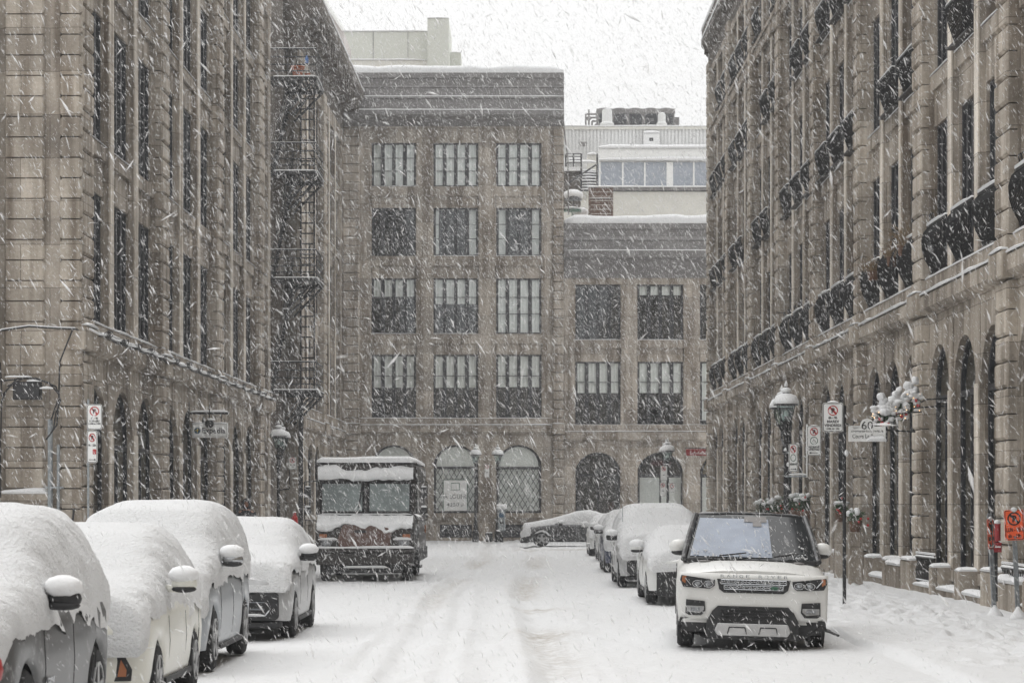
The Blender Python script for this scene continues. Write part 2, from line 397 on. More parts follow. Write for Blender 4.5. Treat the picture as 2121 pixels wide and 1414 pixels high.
# ================================================================== BUILDINGS
_cache = {}
def window_parts(w, h, kind):
    """meshes for one window, origin bottom centre of the opening's outer edge plane (y=0 faces street)"""
    key = (round(w, 2), round(h, 2), kind)
    if key in _cache: return _cache[key]
    f = MB(); t = .07
    hw = w/2
    if kind == 'rect':
        f.box(-hw, hw, 0, .09, 0, t); f.box(-hw, hw, 0, .09, h-t, h)
        f.box(-hw, -hw+t*1.5, .001, .09, t, h-t); f.box(hw-t*1.5, hw, .001, .09, t, h-t)
        for x, ww in ((-w*.25, .095), (0, .085), (w*.25, .095)): f.box(x-ww, x+ww, .003, .085, t, h-t)
        for z in (h*.36, h*.66): f.box(-hw+t, hw-t, .02, .07, z-.015, z+.015)
        pane = MB().box(-hw+.02, hw-.02, .04, .055, .02, h-.02)
    else:
        sp = h - hw   # arch springing
        f.box(-hw, hw, 0, .09, 0, t); f.box(-hw, -hw+t, .001, .09, t, sp); f.box(hw-t, hw, .001, .09, t, sp)
        f.box(-hw+t, hw-t, .003, .09, sp-.12, sp)
        ring_pts = [(math.cos(math.pi*i/14), math.sin(math.pi*i/14)) for i in range(15)]
        for (a, b), (c, d) in zip(ring_pts[:-1], ring_pts[1:]):
            f.prism([((hw-.09)*a, sp+(hw-.09)*b), (hw*a, sp+hw*b), (hw*c, sp+hw*d), ((hw-.09)*c, sp+(hw-.09)*d)], .0, .09)
        if kind == 'arch':
            f.box(-.04, .04, .004, .085, t, sp-.12)
        if kind == 'lattice':   # diamond security grille
            zt = sp-.12; k = .27
            import itertools
            for sgn in (1, -1):
                o = -4.0
                while o < 4.0:
                    pts = []
                    # line x = sgn*(z)*.6 + o clipped to the rectangle
                    z0, z1 = t, zt
                    xs = [(sgn*z*.6+o, z) for z in np.linspace(z0, z1, 40) if abs(sgn*z*.6+o) < hw-t]
                    if len(xs) > 1:
                        (xa, za), (xb, zb) = xs[0], xs[-1]
                        if abs(zb-za) > .1: f.cyl((xa, .0, za), (xb, .0, zb), .019, n=4)
                    o += k
        pts = [(-hw+.02, .02), (hw-.02, .02)] + [((hw-.02)*a, sp+(hw-.02)*b) for a, b in ring_pts]
        pane = MB().prism(pts, .04, .055)
        if kind == 'door': f.box(-.05, .05, -.005, .085, t, sp-.12); f.box(-hw+t, hw-t, 0, .08, t, .5)
    res = (f.mesh('window'), pane.mesh('pane')); res[0].materials.append(M['frame']); res[1].materials.append(M['glass'])
    _cache[key] = res; return res
def place_window(root, x, y, z, w, h, kind, cur, rednote=False):
    fm, pm = window_parts(w, h, kind)
    o = link('window', fm, root, (x, y, z)); link('pane', pm, o)
    if cur:
        a, b = cur   # curtain covers a..b of the height
        key = ('cur', round(w,2), round(h,2), kind, a, b)
        if key not in _cache:
            mb = MB(); hw = w/2-.09
            if kind != 'rect' and b >= 1:
                sp = h-w/2
                pts = [(-hw, max(.1, h*a)), (hw, max(.1, h*a))] + [(hw*math.cos(math.pi*i/12), sp+hw*math.sin(math.pi*i/12)) for i in range(13)]
                mb.prism(pts, .10, .12)
            else:
                n = 24
                xs = np.linspace(-hw, hw, n+1)
                vs = []; fs = []
                for i, xx in enumerate(xs):
                    d = .10+.02*math.sin(i*1.9); vs += [(xx, d, h*a+.04), (xx, d, h*b-.04)]
                for i in range(n): fs.append((2*i, 2*i+2, 2*i+3, 2*i+1))
                mb.add(vs, fs)
                mb.box(-hw, hw, .125, .13, h*a+.04, h*b-.04)
            me = mb.mesh('curtain', False); me.materials.append(M['curtain']); _cache[key] = me
        link('curtain', _cache[key], o)
    return o
def balcony_mesh(w, kind):
    key = ('bal', round(w,2), kind)
    if key in _cache: return _cache[key]
    mb = MB(); H = 1.05 if kind == 'belly' else .84
    if kind == 'belly': prof = [(-.02, H), (-.10, H-.08), (-.15, H-.25), (-.14, H-.45), (-.08, H-.65), (.03, H-.85), (.07, .0)]
    else: prof = [(-.13, H), (-.14, H-.1), (-.08, .5), (.04, .15), (.08, 0)]
    n = 18
    for i in range(n+1):
        x = -w/2+.04 + (w-.08)*i/n
        mb.tube([(x, y, z) for y, z in prof], .0145, 4)
    mb.box(-w/2+.02, w/2-.02, prof[0][0]-.03, prof[0][0]+.03, H-.01, H+.035)
    mb.box(-w/2+.02, w/2-.02, prof[-1][0]-.03, prof[-1][0]+.05, .0, .05)
    mb.box(-w/2+.02, w/2-.02, prof[0][0], .25, .02, .06)
    m1 = mb.mesh('balcony'); m1.materials.append(M['iron'])
    sm = MB(); snow_ledge(sm, -w/2+.03, w/2-.03, prof[0][0]-.02, prof[0][0]+.05, H+.035, .04 if kind != 'belly' else .08, .15)
    m2 = sm.mesh('rail_snow'); m2.materials.append(M['snow'])
    m3 = None
    if kind == 'belly':
        hb = MB()
        for x in (-.75, -.5, .3, .55):
            hb.tube([(x, .0, H), (x, -.05, H+.22), (x+.17, -.05, H+.24), (x+.17, .0, H+.02)], .012, 4)
        hb.box(-.76, .73, .0, .02, H+.0, H+.02)
        m3 = hb.mesh('planter_bracket'); m3.materials.append(M['iron'])
    _cache[key] = (m1, m2, m3); return _cache[key]
def place_balcony(root, x, z, w, kind, brackets=True):
    m1, m2, m3 = balcony_mesh(w, kind)
    o = link('balcony', m1, root, (x, -.01, z)); link('rail_snow', m2, o)
    if m3 and brackets: link('planter_bracket', m3, o)
    return o
def sees(p, mx=120, my=120):
    if p.y < 2: return False
    x = HX + p.x*FPX/p.y; y = HY - (p.z-EYE)*FPX/p.y
    return -mx < x < 2121+mx and -my < y < 1414+my

def building(name, label, loc, rz, Wd, openings, floors, belt, crown, quoins, g_sill=1.35, arch_kind='arch', mats=('stone', 'quoin', 'stone'),
             depth=9, cur=lambda f, i: None, arch_cur=lambda i: None, kinds=lambda i: None, balc=None, sub=.09, pedestal=False, band2=True,
             arch_h=.62, all_windows=False, ledge_snow=.07, sill_drop=.33):
    """stone warehouse front. local x along the street, -y towards the street. openings: (u0,u1) per window column."""
    root = thing(name, label, 'building', loc, rz)
    MW = root.matrix_basis if False else Matrix.Translation(Vector(loc)) @ Matrix.Rotation(rz, 4, 'Z')
    sm, qm, cm = mats
    b0, b1, s1 = belt                       # belt bottom, belt top, first sill
    ztop = crown['z0']
    w = MB()
    strips = []; prev = 0.
    for u0, u1 in openings: strips.append((prev, u0)); prev = u1
    strips.append((prev, Wd))
    for a, b in strips:
        if b - a < .01: continue
        w.box(a, b, 0, .5, s1, ztop); w.box(a, b, 0, .5, -.3, b0)
        w.box(max(a-sub, 0), min(b+sub, Wd), .10, .503, s1, ztop-.002)
        w.box(max(a-.05, 0), min(b+.05, Wd), .08, .503, 0, b0-.002)
    w.box(0, Wd, -.03, .5, b0, s1)
    for (u0, u1) in openings:
        hw = (u1-u0)/2; cx = (u0+u1)/2; top = b0 - arch_h; sp = top - hw
        n = 16
        for i in range(n):
            t0, t1 = math.pi*i/n, math.pi*(i+1)/n
            xa, za = cx+hw*math.cos(t0), sp+hw*math.sin(t0); xb, zb = cx+hw*math.cos(t1), sp+hw*math.sin(t1)
            w.prism([(xa, za), (xa, b0-.001), (xb, b0-.001), (xb, zb)], .012, .497)
        w.box(u0, u1, -.05 if g_sill > .2 else .1, .49, g_sill-.22, g_sill)
        if g_sill > .6:
            w.box(u0, u1, .12, .49, .95, g_sill-.22); w.box(u0, u1, .3, .49, -.3, .95)
        # spandrels and sill beams
        for k, (z0, z1) in enumerate(floors):
            nz = floors[k+1][0] if k+1 < len(floors) else None
            if nz:
                w.box(u0, u1, .10, .48, z1, nz-sill_drop); w.box(u0-.001, u1+.001, .025, .48, nz-sill_drop, nz)
    lz = floors[-1][1]
    w.box(0, Wd, -.03, .5, lz, ztop+.001)
    w.box(.0, .4, .5, 1.6, -.3, ztop); w.box(Wd-.4, Wd, .5, 1.6, -.3, ztop); w.box(0, Wd, 1.6, depth, -.3, ztop)
    for z0, z1 in floors: w.box(.4, Wd-.4, .5, 1.6, z1+.01, z1+.25)
    w.box(.4, Wd-.4, .5, 1.6, b0, b0+.3); w.box(.4, Wd-.4, .5, 1.6, ztop-.3, ztop)
    wall = w.build('wall', sm, root, recalc=False)
    if sub > .05:
        for a, b in strips:
            if b-a < .75:
                for z0_, z1_, nm in ((s1, ztop, 'pilaster_face'), (g_sill, b0-arch_h-1.0, 'pilaster_face')):
                    f_ = MB(); zz_ = z0_
                    while zz_ < z1_-.1:
                        h_ = min(rnd.uniform(1.5, 3.2), z1_-zz_); f_.cbox(a+.03, b-.03, -.035, .0, zz_+.004, zz_+h_-.004, .008); zz_ += h_
                    f_.build(nm, 'dressed', root)
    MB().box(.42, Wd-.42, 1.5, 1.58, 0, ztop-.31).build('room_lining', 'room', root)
    # belt course
    bc = MB(); bc.extrude_x([(.0, b0+.02), (-.12, b0+.06), (-.2, b0+.14), (-.2, b1-.05), (-.16, b1), (.0, b1)], -.02, Wd+.02)
    if band2: bc.box(-.01, Wd+.01, -.075, .0, b1, s1-.002)
    bc.build('belt_course', cm, root)
    ls = MB()
    if ledge_snow:
        for a, b in zip([0]+[q[1] for q in quoins], [q[0] for q in quoins]+[Wd]):
            if b-a > .5: snow_ledge(ls, a, b, -.2, -.07, b1, ledge_snow*1.1, .3); snow_ledge(ls, a+.05, b-.05, -.08, .06, s1, ledge_snow*.7, .3)
        for a, b in quoins:
            snow_ledge(ls, a-.05, b+.05, -.28, -.17, b1+.07, ledge_snow, .3)
        for z0_, _ in floors[1:]:
            for u0, u1 in openings:
                if rnd.random() < .8: snow_ledge(MB(), u0+.02, u1-.02, .01, .14, z0_, .035, .3).build('sill_snow', 'snow', root)
        ls.build('ledge_snow', 'snow', root)
    # quoined piers
    for a, b in quoins:
        q = MB(); z = 0.72 if pedestal else 0.0; zz = z
        while zz < ztop-.3:
            hgt = .45
            if zz < b0-.1 and zz+hgt > b0-.1: hgt = b0-zz
            if b0-.001 <= zz < s1: zz = s1; continue
            dx = rnd.uniform(-.012, .012)
            q.cbox(a+.0+dx, b-.0+dx, -.19+rnd.uniform(-.012, .012), .05, zz+.012, zz+hgt-.012, .045); zz += hgt
        q.cbox(a-.06, b+.06, -.29, .0, b0+.03, b1+.06, .03); q.cbox(a-.02, b+.02, -.20, .0, b1+.061, s1-.01, .02)
        if pedestal: q.cbox(a-.12, b+.12, -.42, .0, -.3, .7, .03)
        q.build('quoin_pier', qm, root)
    # cornice
    c = MB(); c.extrude_x(crown['prof'], -crown.get('e0', .3), Wd+crown.get('e1', .3))
    if crown.get('brackets'):
        u = .5
        while u < Wd: c.cbox(u-.12, u+.12, crown['brackets'][0], .0, crown['brackets'][1], crown['brackets'][2], .02); u += crown['brackets'][3]
    c.build('cornice', crown.get('mat', cm), root)
    if crown.get('snow'):
        s = MB()
        for (y0, y1, z, th) in crown['snow']: snow_ledge(s, -crown.get('e0', .3)+.02, Wd+crown.get('e1', .3)-.02, y0, y1, z, th, .5, .25)
        s.build('roof_snow', 'snow', root, smooth=True)
    # windows
    for i, (u0, u1) in enumerate(openings):
        cx = (u0+u1)/2; ww = u1-u0-2*sub
        for k, (z0, z1) in enumerate(floors):
            p = MW @ Vector((cx, 0, (z0+z1)/2))
            if not (all_windows or sees(p)): continue
            place_window(root, cx, .16, z0, ww, z1-z0, 'rect', cur(k, i))
            if balc and balc(k, i): place_balcony(root, cx, z0+.02, u1-u0-.06, balc(k, i), rnd.random() < .5)
        top = b0-arch_h
        p = MW @ Vector((cx, 0, 3))
        if all_windows or sees(p):
            kd = kinds(i) or arch_kind
            place_window(root, cx, .13, g_sill, u1-u0-.16, top-g_sill+.0, kd, arch_cur(i))
            if g_sill > .6:
                bw = MB(); bw.box(cx-.8, cx+.8, .29, .33, .15, .8)
                bw.build('basement_window', 'frame', root)
    return root

def cols(n, pitch, pier, pil, start=0.):
    ops = []; q = []
    ww = (pitch-pier-2*pil)/3
    for k in range(n):
        a = start+k*pitch; q.append((a, a+pier)); u = a+pier
        for j in range(3): ops.append((u, u+ww)); u += ww+pil
    return ops, q
ROOFSNOW = .28
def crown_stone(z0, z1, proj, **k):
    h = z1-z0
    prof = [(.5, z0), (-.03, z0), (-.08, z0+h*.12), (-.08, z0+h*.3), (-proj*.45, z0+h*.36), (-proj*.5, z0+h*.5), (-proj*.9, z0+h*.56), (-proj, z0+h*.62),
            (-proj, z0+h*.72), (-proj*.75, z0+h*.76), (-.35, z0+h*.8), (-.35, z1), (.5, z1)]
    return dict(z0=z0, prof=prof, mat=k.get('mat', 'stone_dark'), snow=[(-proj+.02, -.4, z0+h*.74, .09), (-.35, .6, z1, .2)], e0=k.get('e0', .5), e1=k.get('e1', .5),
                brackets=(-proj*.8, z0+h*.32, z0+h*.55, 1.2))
# ---- right building (flank of the street on the right)
opsR, qR = cols(8, 8.58, 1.0, .45)
WR = 8*8.58+1.0; qR.append((WR-1.0, WR))
flR = [(6.5, 9.65), (10.7, 13.5), (14.6, 16.75), (17.85, 20.0)]
def curR(k, i): return None if rnd.random() < .55 else (rnd.choice([.0, .35, .6]), 1.)
def balR(k, i):
    col = i
    if k == 0: return 'belly'
    return 'taper' if (i*7+k*3) % 10 < 8 else None
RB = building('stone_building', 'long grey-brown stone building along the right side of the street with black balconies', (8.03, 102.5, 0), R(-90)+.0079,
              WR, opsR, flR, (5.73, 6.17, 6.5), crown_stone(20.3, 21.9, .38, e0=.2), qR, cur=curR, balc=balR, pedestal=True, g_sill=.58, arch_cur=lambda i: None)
wg = MB(); wg.box(WR, WR+75, .0, 9, -.3, 22); wg.box(WR+66, WR+75, -26, 0, -.3, 19); wg.build('unseen_sky_blocker', 'stone', RB)  # unseen masses added behind the camera to block low sky light
# string courses between fourth and fifth floor
sc_ = MB(); sc_.box(0, WR, -.1, .02, 17.2, 17.55); sc_.box(0, WR, -.16, .02, 17.55, 17.68)
sc_.build('string_course', 'stone', RB)
# area walls, pilaster pedestals and basement railings along the right footway
pw = MB(); sn = MB()
for i, (u0, u1) in enumerate(opsR):
    cx = (u0+u1)/2
    for a, b in ((u0-.45, u0), (u1, u1+.45)) if (i % 3 == 1) else ():
        pw.cbox(a, b, -.40, .0, -.3, .62, .02); snow_ledge(sn, a+.01, b-.01, -.38, -.05, .62, .1, .15)
    pw.box(u0+.02, u1-.02, -.34, -.2, -.3, .2); snow_ledge(sn, u0+.05, u1-.05, -.34, -.1, .2, .1, .15)
    if i % 4 == 1: pw.cbox(u0+.3, u1-.3, -.42, .1, -.3, .55, .02); snow_ledge(sn, u0+.3, u1-.3, -.42, .05, .55, .12, .2)
for a, b in qR: snow_ledge(sn, a-.1, b+.1, -.42, -.19, .7, .09, .2)
pw.build('area_wall', 'stone', RB); sn.build('ledge_snow', 'snow', RB)
for i, (u0, u1) in enumerate(opsR):
    if i not in (18, 21): continue
    g = MB(); sg = MB()
    n = 16
    for k in range(n+1):
        x = u0+.08+(u1-u0-.16)*k/n
        g.tube([(x, -.27, .22), (x+.03, -.30, .36), (x-.03, -.30, .52), (x+.02, -.27, .68), (x, -.27, .86)], .012, 4)
        sg.blob((x, -.27, .87), (.03, .03, .03), 5, 3)
    for z in (.3, .78): g.box(u0+.04, u1-.04, -.29, -.26, z-.015, z+.015); snow_ledge(sg, u0+.05, u1-.05, -.30, -.24, z+.015, .035, .1)
    ra = g.build('basement_railing', 'iron', RB); sg.build('rail_snow', 'snow', ra)

# ---- left building
PL = 10.7
opsL, qL = cols(3, PL, 1.25, .62)
WL = 3*PL+1.25+3.3+.62
u = 3*PL+1.25
qL.append((3*PL, 3*PL+1.25)); opsL.append((u, u+2.6)); WL = u+3.4
flL = [(5.9, 8.96), (10.1, 13.1), (14.1, 16.6), (17.3, 19.6)]
LB = building('stone_building', 'brown stone building at the left with rusticated corner pier and cables along its ledge', (-9.63, 52, 0), R(90)-.011,
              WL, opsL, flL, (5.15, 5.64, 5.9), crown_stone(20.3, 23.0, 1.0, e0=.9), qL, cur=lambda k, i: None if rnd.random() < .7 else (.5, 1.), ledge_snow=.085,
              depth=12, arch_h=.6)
# end face of the left building (faces the camera): rusticated pilaster, plain strip, quoined corner
e = MB(); zz = 0.
while zz < 20.2:
    hgt = .44 if not (5.0 < zz < 5.7) else .5
    e.cbox(-.16+rnd.uniform(-.01, .01), .02, .62, 1.48, zz+.014, zz+hgt-.014, .04)
    e.cbox(-.19, .02, -.19, .28, zz+.014, zz+hgt-.014, .05); zz += hgt
e.cbox(-.3, .02, -.3, .4, 5.18, 5.66, .03)
e.build('quoin_pier', 'quoin', LB)
e = MB(); e.box(-.08, .03, .285, 1.6, 0, 20.3); e.cbox(-.5, .0, 1.66, 6, -.2, 20.3, .02)
e.box(-.04, .0, 1.6, 8, 0, 20.3)
e.build('end_wall', 'stone', LB)
e = MB(); e.cbox(-.32, .0, .5, 1.56, -.2, 2.05, .03); e.cbox(-.4, .0, .45, 1.62, 1.95, 2.08, .02)
e.build('plinth', 'stone', LB); e = MB(); snow_ledge(e, 0, 1.1, -.36, -.05, 0, .12, .12)
e.build('ledge_snow', 'snow', LB, loc=(0.0, 1.58, 2.08), rot=(0, 0, R(-90)))

# ---- second left building beyond the lane
opsL2, qL2 = cols(2, 10.2, 1.2, .6)
WL2 = 21.6; opsL2 = [o for o in opsL2 if o[1] < WL2-.5]
LB2 = building('stone_building', 'dark stone building behind the fire escape at the far left end of the street', (-9.13, 98.2, 0), R(90)-.011,
               WL2, opsL2, flL, (4.9, 5.4, 5.9), crown_stone(20.3, 22.9, 1.1, e0=.6), qL2, ledge_snow=.05, depth=8, arch_h=.5, mats=('stone', 'quoin', 'stone'))
bw = MB(); bw.box(-16, -9.6, 97.0, 98.1, -.2, 26); bw.build('lane_wall', 'stone_dark', LB2).matrix_parent_inverse = (Matrix.Translation((-9.13, 98.2, 0)) @ Matrix.Rotation(R(90)-.011, 4, 'Z')).inverted()

# ---- far building A (tall, closes the street)
S = 41.67
def zf(y): return EYE + (HY-y)/S
opsA = [((768-705)/S, (863-705)/S), ((896-705)/S, (992-705)/S), ((1026-705)/S, (1123-705)/S)]
flA = [(zf(863), zf(734)), (zf(691), zf(576)), (zf(530), zf(430)), (zf(386), zf(296))]
WA = (1168-705)/S
curA_t = {(0,0): (.46,1), (0,1): (.46,1), (0,2): (.47,1), (1,0): (.66,1), (1,1): (.53,1), (1,2): (0,1), (2,0): None, (2,1): None, (2,2): None, (3,0): (0,1), (3,1): (0,1), (3,2): (0,1)}
zc = zf(262)
profA = [(.5, zc), (-.03, zc), (-.12, zf(258)), (-.25, zf(250)), (-.85, zf(246)), (-.9, zf(243)), (-.9, zf(234)), (-.52, zf(232)), (-.50, zf(209)), (-.62, zf(207)), (-.60, zf(204)), (-.32, zf(202)),
         (-.30, zf(185)), (-.36, zf(183)), (-.30, zf(180)), (-.30, zf(166)), (-.42, zf(164)), (-.42, zf(154)), (.5, zf(154))]
FA = building('stone_building', 'tall stone building closing the far end of the street with a for-rent poster', (-9.0, 120, 0), 0, WA, opsA, flA,
              (zf(900), zf(880), zf(866)), dict(z0=zc, prof=profA, mat='zinc', e0=.15, e1=.0, snow=[(-.88, -.5, zf(234), .06), (-.6, -.3, zf(204), .05), (-.42, 1.2, zf(154), .40)]),
              [(.15, .95), ((1145-705)/S, (1167-705)/S)], g_sill=zf(1062), mats=('far_stone', 'far_stone', 'far_stone'), depth=14, sub=.04,
              cur=lambda k, i: curA_t[(k, i)], arch_cur=lambda i: (0, 1), kinds=lambda i: 'lattice', arch_h=zf(900)-zf(921), all_windows=True, ledge_snow=.05, sill_drop=.48)
# ---- far building B (lower, to the right)
opsB = [((1190-1168)/S, (1287-1168)/S), ((1319-1168)/S, (1417-1168)/S), ((1449-1168)/S, (1546-1168)/S)]
flB = [(zf(873), zf(748)), (zf(703), zf(588))]
zb = zf(575)
profB = [(.5, zb), (-.03, zb), (-.1, zf(566)), (-.3, zf(545)), (-.35, zf(538)), (-.7, zf(534)), (-.75, zf(521)), (-.35, zf(519)), (-.32, zf(500)), (-.4, zf(497)), (-.30, zf(490)), (-.3, zf(478)), (-.4, zf(474)), (-.4, zf(463)), (.5, zf(463))]
FB = building('stone_building', 'lower stone building with dark metal cornice at the far right end of the street', (-9.0+WA+.01, 120.25, 0), 0, 13.0, opsB, flB,
              (zf(915), zf(893), zf(879)), dict(z0=zb, prof=profB, mat='zinc', e0=.0, e1=.2, snow=[(-.72, -.35, zf(521), .06), (-.4, 1.5, zf(463), .42)]),
              [], g_sill=.1, mats=('far_stone', 'far_stone', 'far_stone'), depth=14, sub=.04, cur=lambda k, i: [[(.47, 1), (.47, 1), (0, 1)], [None, (.8, 1), None]][k][i],
              arch_cur=lambda i: [None, None, None][i], kinds=lambda i: 'door', arch_h=zf(915)-zf(936), all_windows=True, ledge_snow=.03, sill_drop=.4)
for i, (a, b) in enumerate(((1322, 1419), (1451, 1546))):      # pale blinds behind the shop windows
    MB().box((a-1168)/S+.05, (b-1168)/S-.05, .56, .60, .3, zf(988)).build('curtain', 'curtain', FB)
MB().box((1455-1168)/S, (1546-1168)/S-.1, .56, .6, zf(985), zf(950)).build('shop_panel', 'gold', FB)
# red drapes in the third window of the tall building's third level
for s in (-1, 1):
    cx = (opsA[2][0]+opsA[2][1])/2; z0, z1 = flA[1]
    rd = MB(); rd.prism([(cx+s*.4, z1-.1), (cx+s*1.0, z1-.1), (cx+s*1.0, z0+.9), (cx+s*.85, z0+1.5)], .31, .325); rd.build('drape', 'redcloth', FA)
for k_ in (1, 2):
    cx = (opsA[k_][0]+opsA[k_][1])/2; z0, z1 = flA[2]
    for a_, b_ in ((-1.0, -.86 if k_ == 1 else -.66), (.66, 1.0)): MB().box(cx+a_, cx+b_, .35, .37, z0+.1, z1-.1).build('drape', 'curtain', FA)
# "for rent" poster
ps = thing('poster', 'white for-rent poster standing in the left arched window of the far building', 'poster', PX(943, 1057, 120.07))
MB().box(-.62, .62, 0, .03, 0, 1.56).build('board', 'white', ps)
f = MB(); f.box(-.62, .62, -.006, 0, 1.52, 1.56); f.box(-.62, -.58, -.006, 0, 0, 1.52); f.box(.58, .62, -.006, 0, 0, 1.52)
f.box(-.22, .22, -.006, 0, 1.02, 1.05); f.box(-.22, .22, -.006, 0, 1.35, 1.38); f.box(-.22, -.19, -.006, 0, 1.05, 1.35); f.box(.19, .22, -.006, 0, 1.05, 1.35)
f.build('border', 'green', ps)
t = MB(); text_mb(t, '\u00c0 LOUER', .30, 0, -.002, .60, width=1.12); text_mb(t, '4250', .25, -.12, -.002, .22, width=.6); text_mb(t, 'pi\u00b2', .16, .36, -.002, .22)
t.build('lettering', 'black', ps)

# ---- rooftops behind
def block(name, label, parts):
    r = thing(name, label, 'building', (0, 0, 0)); return r
C = thing('modern_building', 'plain olive-grey modern building rising behind the tall stone building', 'building', (-8, 150, 0))
s3 = 5000/150
def q(px, py): return ((px-HX)/s3+8, EYE+(HY-py)/s3)
m = MB(); x0, za = q(640, 66); x1, zb_ = q(886, 140); m.box(x0, x1, 0, 12, 0, za)
xa, zt = q(930, 42); m.box(x1, xa, -.6, 6, 0, zt); xc, z3 = q(953, 97); m.box(xa, xc, 2, 5, 0, z3)
m.build('wall', 'modern', C)
x, zl = q(640, 122); m = MB(); m.box(x0, x1, -.05, .0, zl-3, zl-.1); m.build('lower_wall', 'modern2', C)
m = MB(); m.box(q(773, 0)[0]-.02, q(773, 0)[0]+.02, -.02, 0, zl-3, za-.02); m.box(q(845, 0)[0]-.015, q(845, 0)[0]+.015, -.02, 0, zl, za-.02); m.build('panel_joint', 'zinc', C)
m = MB(); snow_ledge(m, x0, x1, -.05, 1, za, .14, .8); snow_ledge(m, x1, xa, -.65, 1, zt, .08, .8); snow_ledge(m, x0, x1, -.1, .0, zl-.1, .1, .8); snow_ledge(m, xa, xc, 2, 3, z3, .08, .5)
m.build('roof_snow', 'snow', C)
G = thing('gabled_building', 'pinkish-grey sloping roof just showing above the left cornice', 'building', (0, 0, 0))
m = MB(); a = PX(640, 75, 140); b = PX(662, -12, 140); c = PX(712, 66, 140); d = PX(600, -12, 140)
m.prism([(b.x, 5), (b.x, b.z), (c.x, c.z), (c.x, 5)], 140, 146); m.build('wall', 'pinkwall', G)
m = MB()
m.tube([(b.x, 139.9, b.z+.05), (c.x, 139.9, c.z+.05)], .12, 6); m.build('roof_edge', 'white', G)

D = thing('corrugated_building', 'pale corrugated-metal building with glazed terrace behind the low stone building', 'building', (0, 150, 0))
def qd(px, py): return ((px-HX)/s3, EYE+(HY-py)/s3)
m = MB()
x0, z1 = qd(1150, 275); x1, z0 = qd(1520, 350); zt = qd(0, 268)[1]
m.box(x0, x1, .12, 10, z0-6, zt)
n = int((x1-x0)/.22)
for i in range(n): m.prism([(x0+i*.22, z0), (x0+i*.22, zt), (x0+i*.22+.11, zt), (x0+i*.22+.11, z0)], .04, .13)
m.build('corrugated_wall', 'corrug', D)
m = MB(); m.box(x0, x1, -.05, .3, zt, zt+.18); m.build('coping', 'modern2', D)
m = MB(); xb, zc1 = qd(1238, 318); _, zc0 = qd(0, 345); m.box(xb, x1, -2.2, .1, zc0, zc1); m.build('terrace_parapet', 'white', D)
m = MB(); xs_ = xb; m.box(xb, x1, -2.1, .0, qd(0, 398)[1], qd(0, 346)[1]); m.build('glazing', 'blueglass', D)
for px in (1240, 1287, 1332, 1383, 1432, 1478):
    X = qd(px, 0)[0]; w_ = .2 if px == 1383 else .05
    MB().box(X-w_, X+w_, -2.16, -2.09, qd(0, 398)[1], qd(0, 346)[1]).build('window_post', 'white', D)
m = MB(); m.box(qd(1165, 0)[0], x1, -2.3, 0, 10, qd(0, 407)[1]); m.build('lower_wall', 'modern2', D)
m = MB(); m.box(qd(1165, 0)[0], x1, -2.5, -2.3, qd(0, 405)[1], qd(0, 399)[1]); m.build('sill', 'zinc', D)
m = MB(); snow_ledge(m, xb, x1, -2.3, 0, zc1, .25, .8, .2); snow_ledge(m, qd(1165, 0)[0], x1, -2.55, -2.2, qd(0, 399)[1], .12, .8); snow_ledge(m, x0, x1, -.08, .3, zt+.18, .08, .8)
snow_ledge(m, xb, x1, -2.35, -2.2, qd(0, 343)[1], .2, .8)
m.build('roof_snow', 'snow', D)
m = MB(); m.box(qd(1200, 0)[0], qd(1215, 0)[0], .0, .05, qd(0, 303)[1], qd(0, 294)[1]); m.build('vent', 'zinc', D)
# rooftop cooling plant
zr = zt+.18
ch = thing('rooftop_chiller', 'long grey rooftop chiller with five round fans against the sky', 'air conditioner', (qd(1320, 0)[0], 153, zr))
hw = (1408-1235)/s3/2*.94
m = MB(); m.box(-hw, hw, -1, 1, .35, 1.15); m.box(-hw-.03, hw+.03, -1.05, 1.05, 1.15, 1.42)
m.build('casing', 'zinc', ch)
m = MB()
for i in range(5): m.box(-hw+.1+i*hw*.4, -hw-.1+(i+1)*hw*.4, -1.03, -1.0, .42, 1.1)
m.build('louvre', 'frame', ch)
m = MB(); m.box(-hw, hw, -.9, -.8, .02, .12)
for i in range(6): m.box(-hw+i*hw*.4-.06 if i else -hw, -hw+i*hw*.4+.06, -.9, .9, 0, .35)
m.build('base_frame', 'zinc', ch)
for i in range(5):
    MB().lathe([(.30, 0), (.36, .06), (.36, .16), (.30, .18), (.1, .14)], 14).build('fan', 'zinc', ch, loc=(-hw+hw*.2+i*hw*.4, 0, 1.42))
m = MB()
for k in range(4): m.tube([(-hw-.1-.2*k, -.5, -.1), (-hw-.1-.2*k, -.5, .5+.22*k), (-hw+.2, -.5, .5+.22*k)], .06, 6)
m.cyl((-hw-.5, -.5, .6), (-hw-.5, -.5, 1.45), .05); m.blob((-hw-.5, -.5, .9), .16); m.build('pipework', 'zinc', ch)
m = MB(); m.box(hw+.02, hw+.35, -.3, .3, .55, 1.0); m.build('control_box', 'zinc', ch)
for px, r_, hh, lb in ((1259, .33, 1.2, 'wide round roof vent at the left end of the rooftop chiller'), (1373, .25, .95, 'narrow round roof vent in front of the right half of the rooftop chiller')):
    v = thing('roof_vent', lb, 'vent', (qd(px, 0)[0], 151.2, zr), group='round roof vents')
    MB().lathe([(r_*.9, 0), (r_*.9, .22), (r_*1.3, .25), (r_*1.35, .36), (r_, .46), (r_*.95, hh-.1), (r_*.9, hh), (0.05, hh+.06)], 14).build('cowl', 'corrug', v, smooth=False)
    s_ = MB().blob((0, 0, hh+.04), (r_*.8, r_*.8, .07), 8, 4); s_.build('snow_cap', 'snow', v)
u_ = thing('wall_heat_pump', 'white box unit with small dark grille fixed to the corrugated wall', 'air conditioner', (qd(1349, 0)[0], 149.6, qd(0, 315)[1]))
